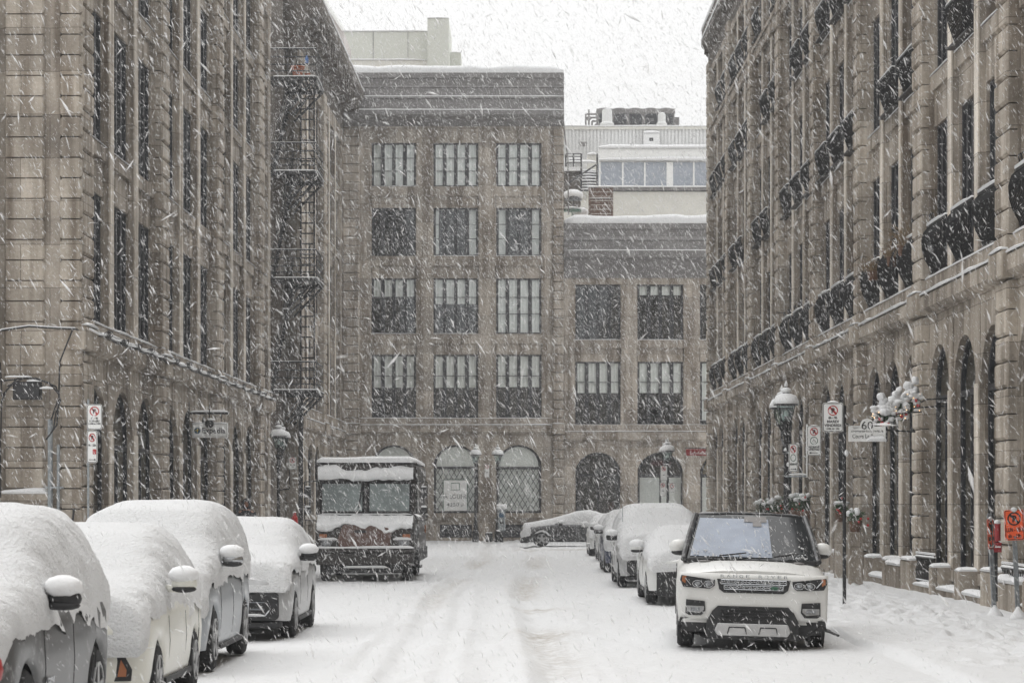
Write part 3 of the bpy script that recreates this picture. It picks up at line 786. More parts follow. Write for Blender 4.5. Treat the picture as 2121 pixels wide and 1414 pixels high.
m = MB(); m.cbox(-.5, .5, 0, .5, .3, 1.12, .03); m.build('casing', 'corrug', u_); MB().box(-.14, .1, -.01, .01, .62, .82).build('grille', 'frame', u_)
m = MB(); m.box(-.48, -.42, .0, .4, 0, .3); m.box(.42, .48, 0, .4, 0, .3); m.box(-.48, .48, .0, .04, .02, .06); m.build('stand', 'corrug', u_)
m = MB(); snow_ledge(m, -.5, .5, -.02, .5, 1.12, .14, .2); m.build('snow_cap', 'snow', u_)
# stair hut, stair and terrace furniture on the low roof
Z2 = 136; s4 = FPX/Z2
def qe(px, py): return ((px-HX)/s4, EYE+(HY-py)/s4)
st = thing('roof_stair', 'snow-laden open metal staircase climbing beside the glazed terrace', 'staircase', (0, Z2, 0))
m = MB(); sn = MB()
for k, y in enumerate((352, 358, 365, 372, 379, 386, 393)):
    a, z = qe(1204, y); b, _ = qe(1237, y); m.box(a, b, .3*(6-k)*.6, .3*(6-k)*.6+.3, z-.06, z); snow_ledge(sn, a, b, .18*(6-k), .18*(6-k)+.28, z, .1, .3)
st_t = m.build('tread', 'iron', st)
m = MB()
m.tube([(*qe(1237, 320)[:1], 0, qe(0, 320)[1]), (qe(1237, 0)[0], 0, qe(0, 340)[1]), (qe(1172, 0)[0], 0, qe(0, 383)[1])], .05)
for px, ya, yb in ((1237, 318, 400), (1204, 318, 400), (1172, 320, 345), (1188, 318, 345)): m.cyl((qe(px, 0)[0], .1, qe(0, yb)[1]), (qe(px, 0)[0], .1, qe(0, ya)[1]), .05)
for y in (318, 324, 331, 337): m.cyl((qe(1172, 0)[0], .1, qe(0, y)[1]), (qe(1204, 0)[0], .1, qe(0, y)[1]), .025)
for i in range(12): m.cyl((qe(1174+2.6*i, 0)[0], .1, qe(0, 345)[1]), (qe(1174+2.6*i, 0)[0], .1, qe(0, 337)[1]), .015)
m.build('handrail', 'iron', st)
m = MB(); m.box(qe(1168, 0)[0], qe(1237, 0)[0], 1.2, 1.6, qe(0, 353)[1], qe(0, 349)[1]); m.box(qe(1168, 0)[0], qe(1204, 0)[0], 1.3, 3, qe(0, 420)[1], qe(0, 354)[1]); m.build('landing', 'stone_dark', st)
for y in (349, 331): snow_ledge(sn, qe(1170, 0)[0], qe(1236, 0)[0], 1.1, 1.5, qe(0, y)[1], .14, .3)
sn.build('snow_cap', 'snow', st)
hu = thing('stair_hut', 'tan doorway hut with snow on its flat top beside the roof staircase', 'hut', (0, 140, 0))
a, z = qe(1217, 300); b, z2 = qe(1238, 350)
m = MB(); m.box(a*1.03, b*1.03, 0, 2, z2-1, z); m.box(qe(1160, 0)[0], a*1.03, .8, 2, z2-1.2, qe(0, 306)[1]); m.build('wall', 'modern2', hu)
m = MB(); snow_ledge(m, a*1.03, b*1.03, -.05, 2, z, .15, .4); snow_ledge(m, qe(1160, 0)[0], a*1.03, .7, 2, qe(0, 330)[1], .95, .4, .1); m.build('snow_cap', 'snow', hu)
fe = thing('terrace_screen', 'brown slatted wooden screen with snowy top on the low roof terrace', 'screen', (0, 134, 0))
def qf(px, py): return ((px-HX)*134/FPX, EYE+(HY-py)*134/FPX)
m = MB(); a, zt_ = qf(1219, 388); b, zb__ = qf(1270, 440)
for k in range(7):
    zz0 = zb__-.3+k*(zt_-zb__+.3)/7; m.box(a, b, 0, .06, zz0, zz0+(zt_-zb__+.3)/7-.03)
m.box(a, a+.12, -.05, .1, zb__-.3, zt_); m.box(b-.12, b, -.05, .1, zb__-.3, zt_); m.build('slats', 'wood', fe)
m = MB(); snow_ledge(m, a-.05, b+.05, -.06, .12, zt_, .1, .2); snow_ledge(m, a, b, -.06, .0, (zt_*.55+zb__*.45), .06, .2); m.build('snow_cap', 'snow', fe)
tb = thing('patio_table', 'green patio table under thick snow at the edge of the low roof', 'table', (qf(1185, 0)[0], 134, zb__-.3))
MB().lathe([(.03, 0), (.03, .35), (.55, .36), (.55, .42)], 14).build('tabletop', 'green', tb); MB().blob((0, 0, .5), (.6, .5, .1), 12, 5, .06).build('snow_cap', 'snow', tb)
pc = thing('patio_umbrella', 'folded snow-covered umbrella leaning on the low roof terrace', 'umbrella', (qf(1192, 0)[0], 134.6, zb__-.3))
MB().blob((-.1, 0, 1.35), (.55, .4, .3), 10, 6, .1).build('canopy_snow', 'snow', pc, smooth=True)
m = MB(); m.cyl((-.1, 0, 0), (-.1, 0, 1.2), .03); m.lathe([(.5, 1.05), (.4, 1.2), (.05, 1.5)], 8, (-.1, 0)); m.build('pole', 'iron', pc)
MB().blob((.3, 0, .35), (.4, .3, .32), 8, 6, .2).build('snow_pile', 'snow', pc, smooth=True)
# lightning cable and downpipe at the corner of the tall building
dp = thing('roof_cable', 'thin stay rod rising from the corner of the tall far building', 'rod', PX(1166, 238, 121))
MB().tube([(0, 0, 0), (.12, 0, -1.2), (.25, 0, -2.2), (.28, 0, -5)], .035).build('rod', 'zinc', dp)
# ================================================================== VEHICLES
def lerp(a, b, t): return a+(b-a)*t
def car_body(L, Wd, H, hood, belt, nose=.55, front_cut=.0, sill=.26, wr=.36, wf=.0, wbk=.0, cowl=None, tail_z=None, square=.0):
    """local: front at y=-L/2. returns station list for the painted shell"""
    ys = np.linspace(-L/2, L/2, 75)
    yf, yr = wf, wbk
    hw = Wd/2; rows = []
    ax = 4.2 - 1.2*(1-square)
    for y in ys:
        t = abs(y)/(L/2)
        # plan taper at the ends
        w = hw*(1-.30*(1-square*.5)*max(0, (t-.80)/.20)**2.2)*(1-.02*t)
        yn = (y+L/2)
        if y < cowl: tz = lerp(hood*.86, hood, min(1, yn/.55)**.5); tz = lerp(tz, belt+.02, max(0, (yn-.5)/(cowl+L/2-.5))**1.3)
        else: tz = belt+.02+.04*(y-cowl)/L
        if tail_z and y > L/2-.35: tz = lerp(tz, tail_z, ((y-(L/2-.35))/.35)**2)
        zl = sill
        for yc in (yf, yr):
            d = abs(y-yc); rr = wr*1.13
            if d < rr: zl = max(zl, wr+math.sqrt(rr*rr-d*d)*.98)
        edge = max(0, (t-.9)/.1)
        zl = max(zl, sill+.02*edge)
        mid = .62*tz
        if zl > mid-.05: mid = zl+.05
        nose_in = 0
        pts = [(w*.955, zl), (w*.985, lerp(zl, mid, .4)), (w, mid), (w*.985, tz*.86 if tz*.86 > mid+.03 else mid+.04), (w*.94, tz*.955 if tz*.955 > mid+.07 else mid+.09), (w*.84, tz), (w*.5, tz+.03), (0, tz+.045)]
        rows.append((y, pts))
    return rows
def shell(rows, name, m, parent, caps=True, smooth=True):
    P = []
    for y, pts in rows:
        full = [(x, y, z) for x, z in pts] + [(-x, y, z) for x, z in reversed(pts[:-1])]
        P.append(full)
    mb = MB(); n = len(P[0])
    for r in P: mb.v += r
    for i in range(len(P)-1):
        for k in range(n-1): mb.f.append((i*n+k, i*n+k+1, (i+1)*n+k+1, (i+1)*n+k))
    if caps: mb.f += [tuple(range(n)), tuple((len(P)-1)*n+n-1-k for k in range(n))]
    o = mb.build(name, m, parent, smooth=smooth)
    e = o.modifiers.new('edge', 'EDGE_SPLIT'); e.split_angle = R(48)
    return o
def wheel(parent, x, y, r, side, spokes=5, rimmat='rim'):
    w = .22
    t = MB(); prof = [(r*.62, -w/2), (r*.9, -w/2), (r*.985, -w/2+.03), (r, -w/4), (r, w/4), (r*.985, w/2-.03), (r*.9, w/2), (r*.62, w/2)]
    vs = []; n = 28
    for rr, o in prof:
        for i in range(n): a = 2*math.pi*i/n; vs.append((o, rr*math.cos(a), rr*math.sin(a)))
    fs = []
    m = len(prof)
    for k in range(m-1):
        for i in range(n): fs.append((k*n+i, k*n+(i+1)%n, (k+1)*n+(i+1)%n, (k+1)*n+i))
    fs += [tuple(range(n)), tuple((m-1)*n+n-1-i for i in range(n))]
    t.add(vs, fs); wh = t.build('wheel', 'rubber', parent, loc=(x, y, r))
    s = side; rm = MB()
    rm.cyl((s*(w/2-.06), 0, 0), (s*(w/2-.04), 0, 0), r*.62, n=24)
    for i in range(n//2):
        a, b = 4*math.pi*i/n, 4*math.pi*(i+1)/n
        for r0, r1 in ((r*.60, r*.66),):
            x0, x1 = s*(w/2-.04), s*(w/2+.012)
            rm.add([(x0, r0*math.cos(a), r0*math.sin(a)), (x0, r1*math.cos(a), r1*math.sin(a)), (x0, r1*math.cos(b), r1*math.sin(b)), (x0, r0*math.cos(b), r0*math.sin(b)),
                    (x1, r0*math.cos(a), r0*math.sin(a)), (x1, r1*math.cos(a), r1*math.sin(a)), (x1, r1*math.cos(b), r1*math.sin(b)), (x1, r0*math.cos(b), r0*math.sin(b))],
                   [(0,1,2,3),(4,5,6,7),(0,1,5,4),(1,2,6,5),(2,3,7,6),(3,0,4,7)])
    for k in range(spokes):
        a = 2*math.pi*k/spokes+.3; d = Vector((0, math.cos(a), math.sin(a))); p = Vector((0, -math.sin(a), math.cos(a)))
        X0, X1 = s*(w/2-.02), s*(w/2+.008); v = []
        for X in (X0, X1):
            v += [Vector((X, 0, 0))+d*.03+p*.05, Vector((X, 0, 0))+d*r*.62+p*.03, Vector((X, 0, 0))+d*r*.62-p*.03, Vector((X, 0, 0))+d*.03-p*.05]
        rm.add(v, [(0,1,2,3),(4,5,6,7),(0,1,5,4),(1,2,6,5),(2,3,7,6),(3,0,4,7)])
    rm.cyl((s*(w/2-.02), 0, 0), (s*(w/2+.015), 0, 0), .06, n=12)
    rm.build('rim', rimmat, wh)
    return wh
def snow_shell(parent, L, Wd, top, base, halfw, name='snow_cover', taper=.25, Htop=1.6, expo=None, n=130, m=64, amp=.02, front=-.0, mtl='car_snow', seed=0, y0=None, y1=None, skirt=.04):
    """thick snow lying over hood, glass and roof. top(y), base(y), halfw(y), expo(y) describe its section along the car"""
    y0 = -L/2-.03 if y0 is None else y0; y1 = L/2+.03 if y1 is None else y1
    ys = np.linspace(y0, y1, n); th = np.linspace(0, math.pi, m)
    P = np.zeros((n, m, 3))
    for i, y in enumerate(ys):
        b, t, w, e = base(y), top(y), halfw(y), (expo(y) if expo else 3.2)
        k = min((y-y0)/.16, (y1-y)/.16, 1.0); k = max(k, 0)**.5
        c, s_ = np.cos(th), np.sin(th)
        x = w*np.sign(c)*np.abs(c)**(2/e); z = b+(t-b)*k*np.abs(s_)**(2/e)
        x = x*(1-taper*np.clip((z-b)/(Htop-b), 0, 1)**1.25)
        P[i, :, 0] = x*(1-.03*(1-k)); P[i, :, 1] = y; P[i, :, 2] = z
    # smooth lengthways twice
    for _ in range(2): P[1:-1, :, 2] = (P[:-2, :, 2]+2*P[1:-1, :, 2]+P[2:, :, 2])/4
    side_ = 1-np.clip(np.sin(th)[None, :]*1.35-.35, 0, 1)
    nz = fbm(P[:, :, 0]*1.3+seed, P[:, :, 1]*1.3+P[:, :, 2]*1.7+seed, 3)*amp*1.1 + fbm(P[:, :, 0]*9+seed+3, P[:, :, 1]*9+P[:, :, 2]*11, 3)*amp*(.25+.9*side_)
    cx = np.zeros_like(P); cx[:, :, 0] = P[:, :, 0]/max(Wd/2, .1)
    mid = (P[:, :, 2].max()+P[:, :, 2].min())/2
    nx = np.tanh(P[:, :, 0]*2.5/Wd*2); P[:, :, 0] += nx*nz; P[:, :, 2] += nz*np.clip(np.sin(th)[None, :], 0, 1)
    # ragged lower edge
    rag = fbm(P[:, 0, 1]*1.8+seed+9, P[:, 0, 1]*0+seed, 4)*.20
    P[:, 0, 2] += rag-skirt; P[:, -1, 2] += fbm(P[:, 0, 1]*1.8+seed+40, P[:, 0, 1]*0+1, 4)*.20-skirt
    P[:, 1, 2] = P[:, 0, 2]*.6+P[:, 2, 2]*.4; P[:, -2, 2] = P[:, -1, 2]*.6+P[:, -3, 2]*.4; P[:, 0, 0] *= .965; P[:, -1, 0] *= .965
    # end skirts reaching down the nose
    me = grid_mesh(name, P); me.materials.append(M[mtl])
    o = link(name, me, parent)
    bm = bmesh.new(); bm.from_mesh(me)
    bm.verts.ensure_lookup_table()
    bm.faces.new([bm.verts[k] for k in range(m)]); bm.faces.new([bm.verts[(n-1)*m+m-1-k] for k in range(m)])
    bmesh.ops.recalc_face_normals(bm, faces=bm.faces); bm.to_mesh(me); bm.free()
    return o
def mirror(parent, x, y, z, side, m='plastic', cap='snow', w=.24, h=.16, face='plastic', snow=.07):
    mb = MB(); s = side
    mb.blob((x+s*w*.5, y, z), (w*.52, .085, h*.5), 14, 8, 0); mb.cyl((x-s*.06, y+.02, z-h*.25), (x+s*w*.3, y, z-h*.3), .035, n=8)
    o = mb.build('mirror', m, parent, smooth=True)
    f = MB(); f.blob((x+s*w*.5, y-.03, z-h*.30), (w*.50, .065, h*.22), 14, 6, 0); f.build('mirror_base', face, o, smooth=True)
    if cap: c = MB(); c.blob((x+s*w*.46, y+.0, z+h*.40+snow*.35), (w*.60, .13, snow+.015), 14, 8, .05); c.build('snow_cap', 'snow', o, smooth=True)
    return o
def interp(xs, zs):
    return lambda y: float(np.interp(y, xs, zs))
def snowy_car(name, label, cat, X, Yf, L, Wd, H, hood, belt, pm, wr=.33, rz=0, group=None, snow_t=.14, cowl=-.75, ws=.75, roof_r=.9, rear_base=None, gw=.72, base_z=None,
              mir=(.0, 1.06), mir_m=None, face='plastic', seed=1, facing=1, side_cover=1.0, side='R', nose_base=.62, front='grille', hood_w=.93, wagon=True, z0=0, roughside=True):
    root = thing(name, label, cat, (X, Yf+L/2, z0), rz + (0 if facing > 0 else math.pi), group)
    yf, yr = -L/2+.85, L/2-.85
    rows = car_body(L, Wd, H, hood, belt, wr=wr, wf=yf, wbk=yr, cowl=cowl, tail_z=belt*.8 if not wagon else None)
    shell(rows, 'body', pm, root)
    # underbody between the wheels
    MB().box(-Wd/2+.27, Wd/2-.27, -L/2+.12, L/2-.12, .2, belt-.15).build('underbody', 'plastic', root)
    # greenhouse
    rb = L/2-.12 if rear_base is None else rear_base
    g = []
    for y in np.linspace(cowl, rb, 26):
        if y < cowl+ws: h_ = (y-cowl)/ws
        elif y > rb-(.35 if wagon else roof_r): h_ = (rb-y)/(.35 if wagon else roof_r)
        else: h_ = 1
        h_ = max(.0, min(1, h_))**.8; zt = lerp(belt, H-.06, h_)
        w0 = Wd/2*.90; w1 = Wd/2*lerp(.90, gw*.86, h_)
        g.append((y, [(w0, belt-.03), (lerp(w0, w1, .5), lerp(belt, zt, .5)), (w1, zt-.06*h_), (w1*.8, zt), (0, zt+.03)]))
    shell(g, 'windows', 'carglass', root)
    for s in (-1, 1):
        for y in (yf, yr): wheel(root, s*(Wd/2-.13), y, wr, s)
    # snow cover
    t = snow_t
    ys = [-L/2-.05, -L/2+.10, -L/2+.5, cowl, cowl+ws, (cowl+ws+rb-.5)/2, rb-(.35 if wagon else roof_r), rb, L/2+.04]
    tops = [hood*.95, hood*1.0+t*.7, hood+t*.95, belt+.10+t, H+t*.55, H+t, H+t*.9, belt+.1+t, belt+t*.6]
    if wagon: tops[7] = H*.82+t; tops[8] = H*.6
    nb = base_z if base_z else belt-.10
    bs = [nose_base, nose_base, nb, nb, nb, nb, nb, nb, nb]
    hws = [Wd/2*.93, Wd/2*1.0, Wd/2*.985, Wd/2*1.01, Wd/2*1.02, Wd/2*1.03, Wd/2*1.02, Wd/2*.99, Wd/2*.8]
    ex = [3.6, 3.8, 4.4, 4.6, 5.4, 5.4, 5.2, 4.4, 3.4]
    snow_shell(root, L, Wd, interp(ys, tops), interp(ys, bs), interp(ys, hws), expo=interp(ys, ex), seed=seed, amp=.030 if roughside else .02, taper=1-gw*.97, Htop=H+t)
    # plastered lumps on the side glass edge and wheel arches
    r2 = random.Random(seed)
    # mirrors
    for s in (-1, 1): mirror(root, s*(Wd/2-.02), cowl+.28+mir[0], mir[1], s, mir_m or pm, face=face)
    # nose
    yn = -L/2-.02
    fm = MB()
    if front == 'grille':
        fm.prism(rrect(-Wd*.40, Wd*.40, .28, nose_base-.0, .06), yn-.01, yn+.2); gr = fm.build('grille', 'plastic', root)
        cm = MB(); cm.box(-Wd*.30, Wd*.30, yn-.03, yn, .52, .535); cm.box(-Wd*.26, Wd*.30, yn-.035, yn, .42, .445)
        cm.tube([(-Wd*.30, yn-.02, .34), (Wd*.30, yn-.02, .34), (Wd*.335, yn+.0, .42)], .012); cm.build('chrome_bar', 'chrome', gr)
        sm = MB(); snow_ledge(sm, -Wd*.28, Wd*.30, yn-.05, yn+.02, .345, .03, .1); sm.build('snow_patch', 'snow', gr)
        MB().box(-Wd*.42, Wd*.42, yn-.01, yn+.3, .17, .25).build('bumper', 'plastic', root, bevel=.02)
    elif front == 'plain':
        fm.prism(rrect(-Wd*.25, Wd*.25, .28, .44, .05), yn-.004, yn+.2); fm.build('air_intake', 'plastic', root)
        MB().box(-Wd*.42, Wd*.42, yn+.01, yn+.3, .15, .24).build('bumper', 'plastic', root, bevel=.02)
    elif front == 'dark':
        fm.prism(rrect(-Wd*.40, Wd*.40, .16, nose_base-.02, .06), yn-.0, yn+.3); gr = fm.build('bumper', 'plastic', root)
        cm = MB(); cm.box(-Wd*.1, Wd*.1, yn-.02, yn, .26, .38); cm.build('licence_plate', 'white', gr)
    # door shut lines, handles and sill along both sides
    for s in (-1, 1):
        d = MB(); xs = s*(Wd/2+.001)
        for y in (cowl+.12, cowl+1.22, cowl+2.2):
            tz_ = belt+.02; w_ = Wd/2*(1-.02*abs(y)/(L/2))
            d.tube([(s*w_*.972, y, .36), (s*w_*.986, y, .46), (s*w_, y, .62*tz_), (s*w_*.986, y, tz_*.86)], .0045, 5)
        d.box(min(s*Wd*.47, s*Wd*.496), max(s*Wd*.47, s*Wd*.496), yf+wr*1.2, yr-wr*1.2, .22, .275)
        d.build('door_trim', 'plastic', root)
    return root
def sillz(y, yf, yr, wr):
    return .3

# ---- left row, facing the camera
LR = 'snow-covered cars parked along the left kerb'
c1 = snowy_car('parked_car', 'grey off-roader buried in snow at the near left with a dark mirror', 'car', -4.35, 16.0, 4.45, 1.86, 1.70, 1.12, 1.12, 'p_grey', wr=.37,
               group=LR, snow_t=.20, cowl=-.95, ws=.75, gw=.76, mir=(.0, 1.20), mir_m='plastic', seed=3, nose_base=.85, front='dark', base_z=.99)
t = MB(); text_mb(t, 'COMPASS', .055, 0, 0, 0, .004, bold=.002); t.build('badge_lettering', 'chrome', c1, loc=(.945, .35-1.1, .60), rot=(R(0), 0, R(90)))
c0 = snowy_car('parked_car', 'grey car at the left frame edge showing only its snowy rear and red lamp', 'car', -4.12, 10.6, 4.5, 1.82, 1.46, .98, .98, 'p_silver2', wr=.33,
               group=LR, snow_t=.12, seed=5, wagon=False, roof_r=1.1, front='plain', base_z=.86)
m = MB()
for s in (-1, 1): m.blob((s*.80, 2.16, .86), (.10, .12, .12), 10, 6, 0)
m.build('tail_lamp', 'redlens', c0, smooth=True)
c2 = snowy_car('parked_car', 'cream hatchback buried in snow with an amber marker lamp in its front bumper', 'car', -4.16, 21.2, 4.15, 1.74, 1.46, .93, .96, 'p_cream', wr=.31,
               group=LR, snow_t=.24, cowl=-.75, ws=.9, gw=.68, mir=(.05, 1.13), mir_m='p_cream', seed=8, nose_base=.62, front='plain', base_z=.84)
m = MB(); m.prism([(-.05, -.13), (.10, -.13), (.11, -.03), (.03, .12), (-.04, .12)], -.03, .05); lm_ = m.build('marker_lamp', 'plastic', c2, loc=(.62, -2.03, .46), rot=(0, 0, R(18)))
m = MB(); m.prism([(-.02, -.09), (.055, -.09), (.06, -.03), (.01, .06)], -.034, 0); m.build('lens', 'amber', lm_)
m = MB(); m.cyl((-.35, .9, 1.55), (-.33, .95, 1.83), .012, n=5); m.build('antenna', 'plastic', c2)
MB().blob((.35, -2.06, .20), (.45, .1, .12), 12, 6, .1).build('clinging_snow', 'snow', c2, smooth=True)
c3 = snowy_car('parked_car', 'tall silver wagon with a squared snow roof and silver mirror behind the cream hatchback', 'car', -4.37, 26.4, 4.7, 1.86, 1.70, 1.04, 1.06, 'p_silver', wr=.36,
               group=LR, snow_t=.24, cowl=-1.1, ws=.62, gw=.80, mir=(.0, 1.24), mir_m='chrome', face='plastic', seed=12, nose_base=.7, front='grille', base_z=.98)
c4 = snowy_car('parked_car', 'silver crossover with thick snow hood above a dark grille and chrome trim', 'car', -4.08, 33.2, 4.5, 1.84, 1.50, .95, 1.0, 'p_silver2', wr=.34,
               group=LR, snow_t=.20, cowl=-.9, ws=.8, gw=.74, mir=(.0, 1.14), mir_m='plastic', seed=17, nose_base=.66, front='grille', base_z=.92)
# ---- right row, facing the camera, snow over everything
RR_ = 'snow-covered cars parked along the right kerb'
r1 = snowy_car('parked_car', 'white sedan under smooth snow with dark lower bumper directly behind the white luxury car', 'car', 3.23, 44.6, 4.7, 1.82, 1.34, .92, .95, 'p_white', wr=.32,
               group=RR_, snow_t=.14, cowl=-.75, ws=.95, gw=.66, mir=(.0, 1.02), mir_m='p_white', seed=21, nose_base=.70, front='dark', wagon=False, roof_r=1.2, base_z=.86, rear_base=1.9)
r2 = snowy_car('parked_van', 'tall van wholly wrapped in snow with thin antenna and small red side lamp', 'van', 3.14, 53.6, 5.1, 1.98, 1.66, 1.05, 1.08, 'p_silver2', wr=.34,
               group=RR_, snow_t=.22, cowl=-1.5, ws=.8, gw=.80, mir=(.0, 1.12), mir_m='plastic', seed=25, nose_base=.62, front='grille', base_z=.9)
MB().cyl((0, 0, 0), (.01, 0, .65), .008, n=4).build('antenna', 'steel', r2, loc=(-.84, -1.1, 1.2))
MB().blob((-.88, -2.32, .86), (.05, .07, .11), 8, 5, 0).build('side_lamp', 'redlens', r2)
r3 = snowy_car('parked_car', 'navy blue off-roader with snow roof, third in the right-hand row after the van', 'car', 3.15, 65, 4.7, 1.86, 1.55, 1.05, 1.05, 'p_blue', wr=.36,
               group=RR_, snow_t=.17, cowl=-1.0, ws=.7, gw=.74, mir=(.0, 1.12), mir_m='plastic', seed=29, nose_base=.66, front='dark', base_z=.93)
r4 = snowy_car('parked_car', 'white snow-wrapped car between the navy off-roader and the farthest car', 'car', 3.36, 77, 4.5, 1.8, 1.42, .96, .98, 'p_white', wr=.32,
               group=RR_, snow_t=.16, cowl=-.8, ws=.85, gw=.72, mir=(.0, 1.08), mir_m='plastic', seed=33, nose_base=.55, front='dark', base_z=.80)
r5 = snowy_car('parked_car', 'farthest and smallest white car at the end of the right-hand row', 'car', 3.28, 85, 4.5, 1.8, 1.36, .95, .98, 'p_white', wr=.32,
               group=RR_, snow_t=.14, cowl=-.8, ws=.85, gw=.70, mir=(.0, 1.05), mir_m='p_white', seed=37, nose_base=.6, front='dark', base_z=.80)
# ---- dark sedan across the end of the street
sx = snowy_car('parked_sedan', 'dark sedan parked crosswise at the end of the street under a smooth snow cap', 'car', 0, 0, 4.75, 1.82, 1.42, .90, .95, 'p_black', wr=.33, snow_t=.17, cowl=-1.0, ws=1.0,
               gw=.62, mir=(.0, .98), mir_m='plastic', seed=41, nose_base=.56, front='dark', wagon=False, roof_r=1.3, rear_base=1.9, base_z=.60, roughside=False)
sx.location = (2.37, 104.5, 0); sx.rotation_euler = (0, 0, R(-90)+R(2))

# ---- delivery truck (walk-in step van), left side, facing the camera
TX, TY = -3.76, 58.0
tr = thing('delivery_truck', 'dark brown delivery truck with split windscreen and snow on its roof and hood', 'truck', (TX, TY, 0))
hw = 1.20
m = MB()
# box body behind cab, slight taper of the cab front
m.prism(rrect(-hw, hw, .55, 2.84, .12), .75, 6.6)
m.build('cargo_body', 'p_truck', tr, smooth=False)
m = MB()  # cab front: raked face made from a side profile, with rounded corners
prof = [(0, .62), (-.02, 1.05), (.0, 1.42), (.28, 1.52), (.34, 1.58), (.46, 2.46), (.42, 2.80), (.9, 2.84), (.9, .55), (.1, .55)]
m.extrude_x(prof, -hw+.02, hw-.02); m.build('cab', 'p_truck', tr, bevel=.06)
m = MB(); m.cbox(-hw-.03, hw+.03, .30, .5, 2.46, 2.86, .05); m.build('roof_visor', 'p_truck', tr)
# windscreens
for s in (-1, 1):
    m = MB(); x0, x1 = (.06, 1.08) if s > 0 else (-1.08, -.06)
    z0, z1 = 1.66, 2.38; y0, y1 = .32, .42
    m.add([(x0, y0, z0), (x1, y0, z0), (x1, y1, z1), (x0, y1, z1), (x0, y0+.03, z0), (x1, y0+.03, z0), (x1, y1+.03, z1), (x0, y1+.03, z1)],
          [(0,1,2,3), (7,6,5,4), (0,4,5,1), (1,5,6,2), (2,6,7,3), (3,7,4,0)])
    w_ = m.build('windscreen', 'truckglass', tr)
    m = MB()
    for a, b in (((x0, y0-.01, z0), (x1, y0-.01, z0)), ((x0, y1-.01, z1), (x1, y1-.01, z1)), ((x0, y0-.01, z0), (x0, y1-.01, z1)), ((x1, y0-.01, z0), (x1, y1-.01, z1))): m.cyl(a, b, .03, n=6)
    m.build('seal', 'rubber', w_)
m = MB(); m.tube([(-.08, .36, 2.42), (-.12, .33, 2.1), (-.17, .28, 1.78)], .018); m.tube([(.92, .36, 2.42), (.8, .34, 2.35)], .018); m.build('wiper', 'iron', tr)
# bulging hood panel, fenders, lights, bumper
m = MB(); m.prism([(-.62, 1.12), (-.52, 1.38), (.42, 1.38), (.66, 1.24), (.60, .80), (-.60, .80), (-.66, 1.0)], -.16, .1); m.build('grille_panel', 'p_brown', tr, bevel=.03)
m = MB(); m.prism(rrect(-.25, .05, 1.17, 1.24, .03), -.175, -.15); m.build('badge', 'plastic', tr)
for s in (-1, 1):
    m = MB(); m.blob((s*.93, .02, .95), (.16, .12, .13), 14, 8, 0); h_ = m.build('headlight', 'lens', tr, smooth=True)
    m = MB(); m.box(s*1.0-.09, s*1.0+.09, -.07, .0, 1.05, 1.14); m.build('indicator', 'amber', tr, bevel=.01)
m = MB(); m.cbox(-1.2, 1.2, -.22, .0, .70, .80, .02); m.cbox(-1.16, 1.16, -.15, .1, .40, .70, .02); m.build('bumper', 'p_truck', tr)
m = MB(); m.cyl((-.55, -.13, .27), (.62, -.13, .27), .07, n=10); m.box(-.9, .9, .0, .5, .2, .45); m.build('axle_beam', 'plastic', tr)
for s in (-1, 1): 
    for y in (.55, 4.9): wheel(tr, s*.98, y, .40, s, 6, 'plastic')
m = MB(); m.box(hw-.0, hw+.05, .8, 6.5, .45, .75); m.box(hw, hw+.03, .8, 6.4, 1.5, 1.56); m.box(-hw-.05, -hw, .8, 6.5, .45, .75); m.box(hw-.05, hw+.10, 1.0, 1.9, .30, .36); m.build('side_trim', 'plastic', tr)
m = MB(); m.box(hw, hw+.02, .95, 1.9, .8, 2.5); m.build('sliding_door', 'carglass', tr)
m = MB(); m.box(hw, hw+.03, 5.9, 6.2, 1.1, 1.3); m.build('side_marker', 'amber', tr)
for s in (-1, 1):      # tall mirror frames
    x0 = s*(hw+.0); x1 = s*(hw+.28)
    m = MB(); m.tube([(x0, .4, 2.42), (x1, .3, 2.40), (x1, .3, 1.48), (x0, .35, 1.46)], .014, 5); mf = m.build('mirror_frame', 'iron', tr)
    m = MB(); m.cbox(min(x1-s*.16, x1), max(x1-s*.16, x1), .27, .33, 2.0, 2.27, .01); m.blob((x1-s*.08, .3, 1.70), (.09, .05, .09), 10, 6, 0); m.cyl((x1-s*.08, .3, 1.7), (x1-s*.08, .3, 2.05), .01); mm_ = m.build('mirror', 'plastic', mf)
    m = MB(); m.blob((x1-s*.08, .3, 1.80), (.08, .06, .03), 8, 4); m.blob((x1-s*.08, .3, 2.28), (.07, .04, .02), 8, 4); m.build('snow_cap', 'snow', mm_)
# truck snow
sr = MB(); snow_ledge(sr, -hw+.02, hw-.02, .26, 6.6, 2.86, .15, .12, .2); sr.build('roof_snow', 'snow', tr, smooth=True)
n = 60; xs = np.linspace(-hw+.05, hw-.05, n); P = np.zeros((n, 9, 3))
for k, (y, z) in enumerate(((.30, 2.76), (.24, 2.72), (.2, 2.62), (.21, 2.54), (.25, 2.48), (.27, 2.48), (.3, 2.46), (.36, 2.46), (.46, 2.48))):
    P[:, k, 0] = xs; P[:, k, 1] = y+.03*fbm(xs*3, xs*0+k*.3, 3); P[:, k, 2] = z+.13*fbm(xs*2.6+k*.05, xs*0+k*.2+7, 4)
me = grid_mesh('visor_snow', P); me.materials.append(M['snow']); link('visor_snow', me, tr)
n = 90; xs = np.linspace(-hw+.04, hw-.04, n); P = np.zeros((n, 14, 3))
low = 1.29+.21*fbm(xs*1.9+5, xs*0+3, 5)
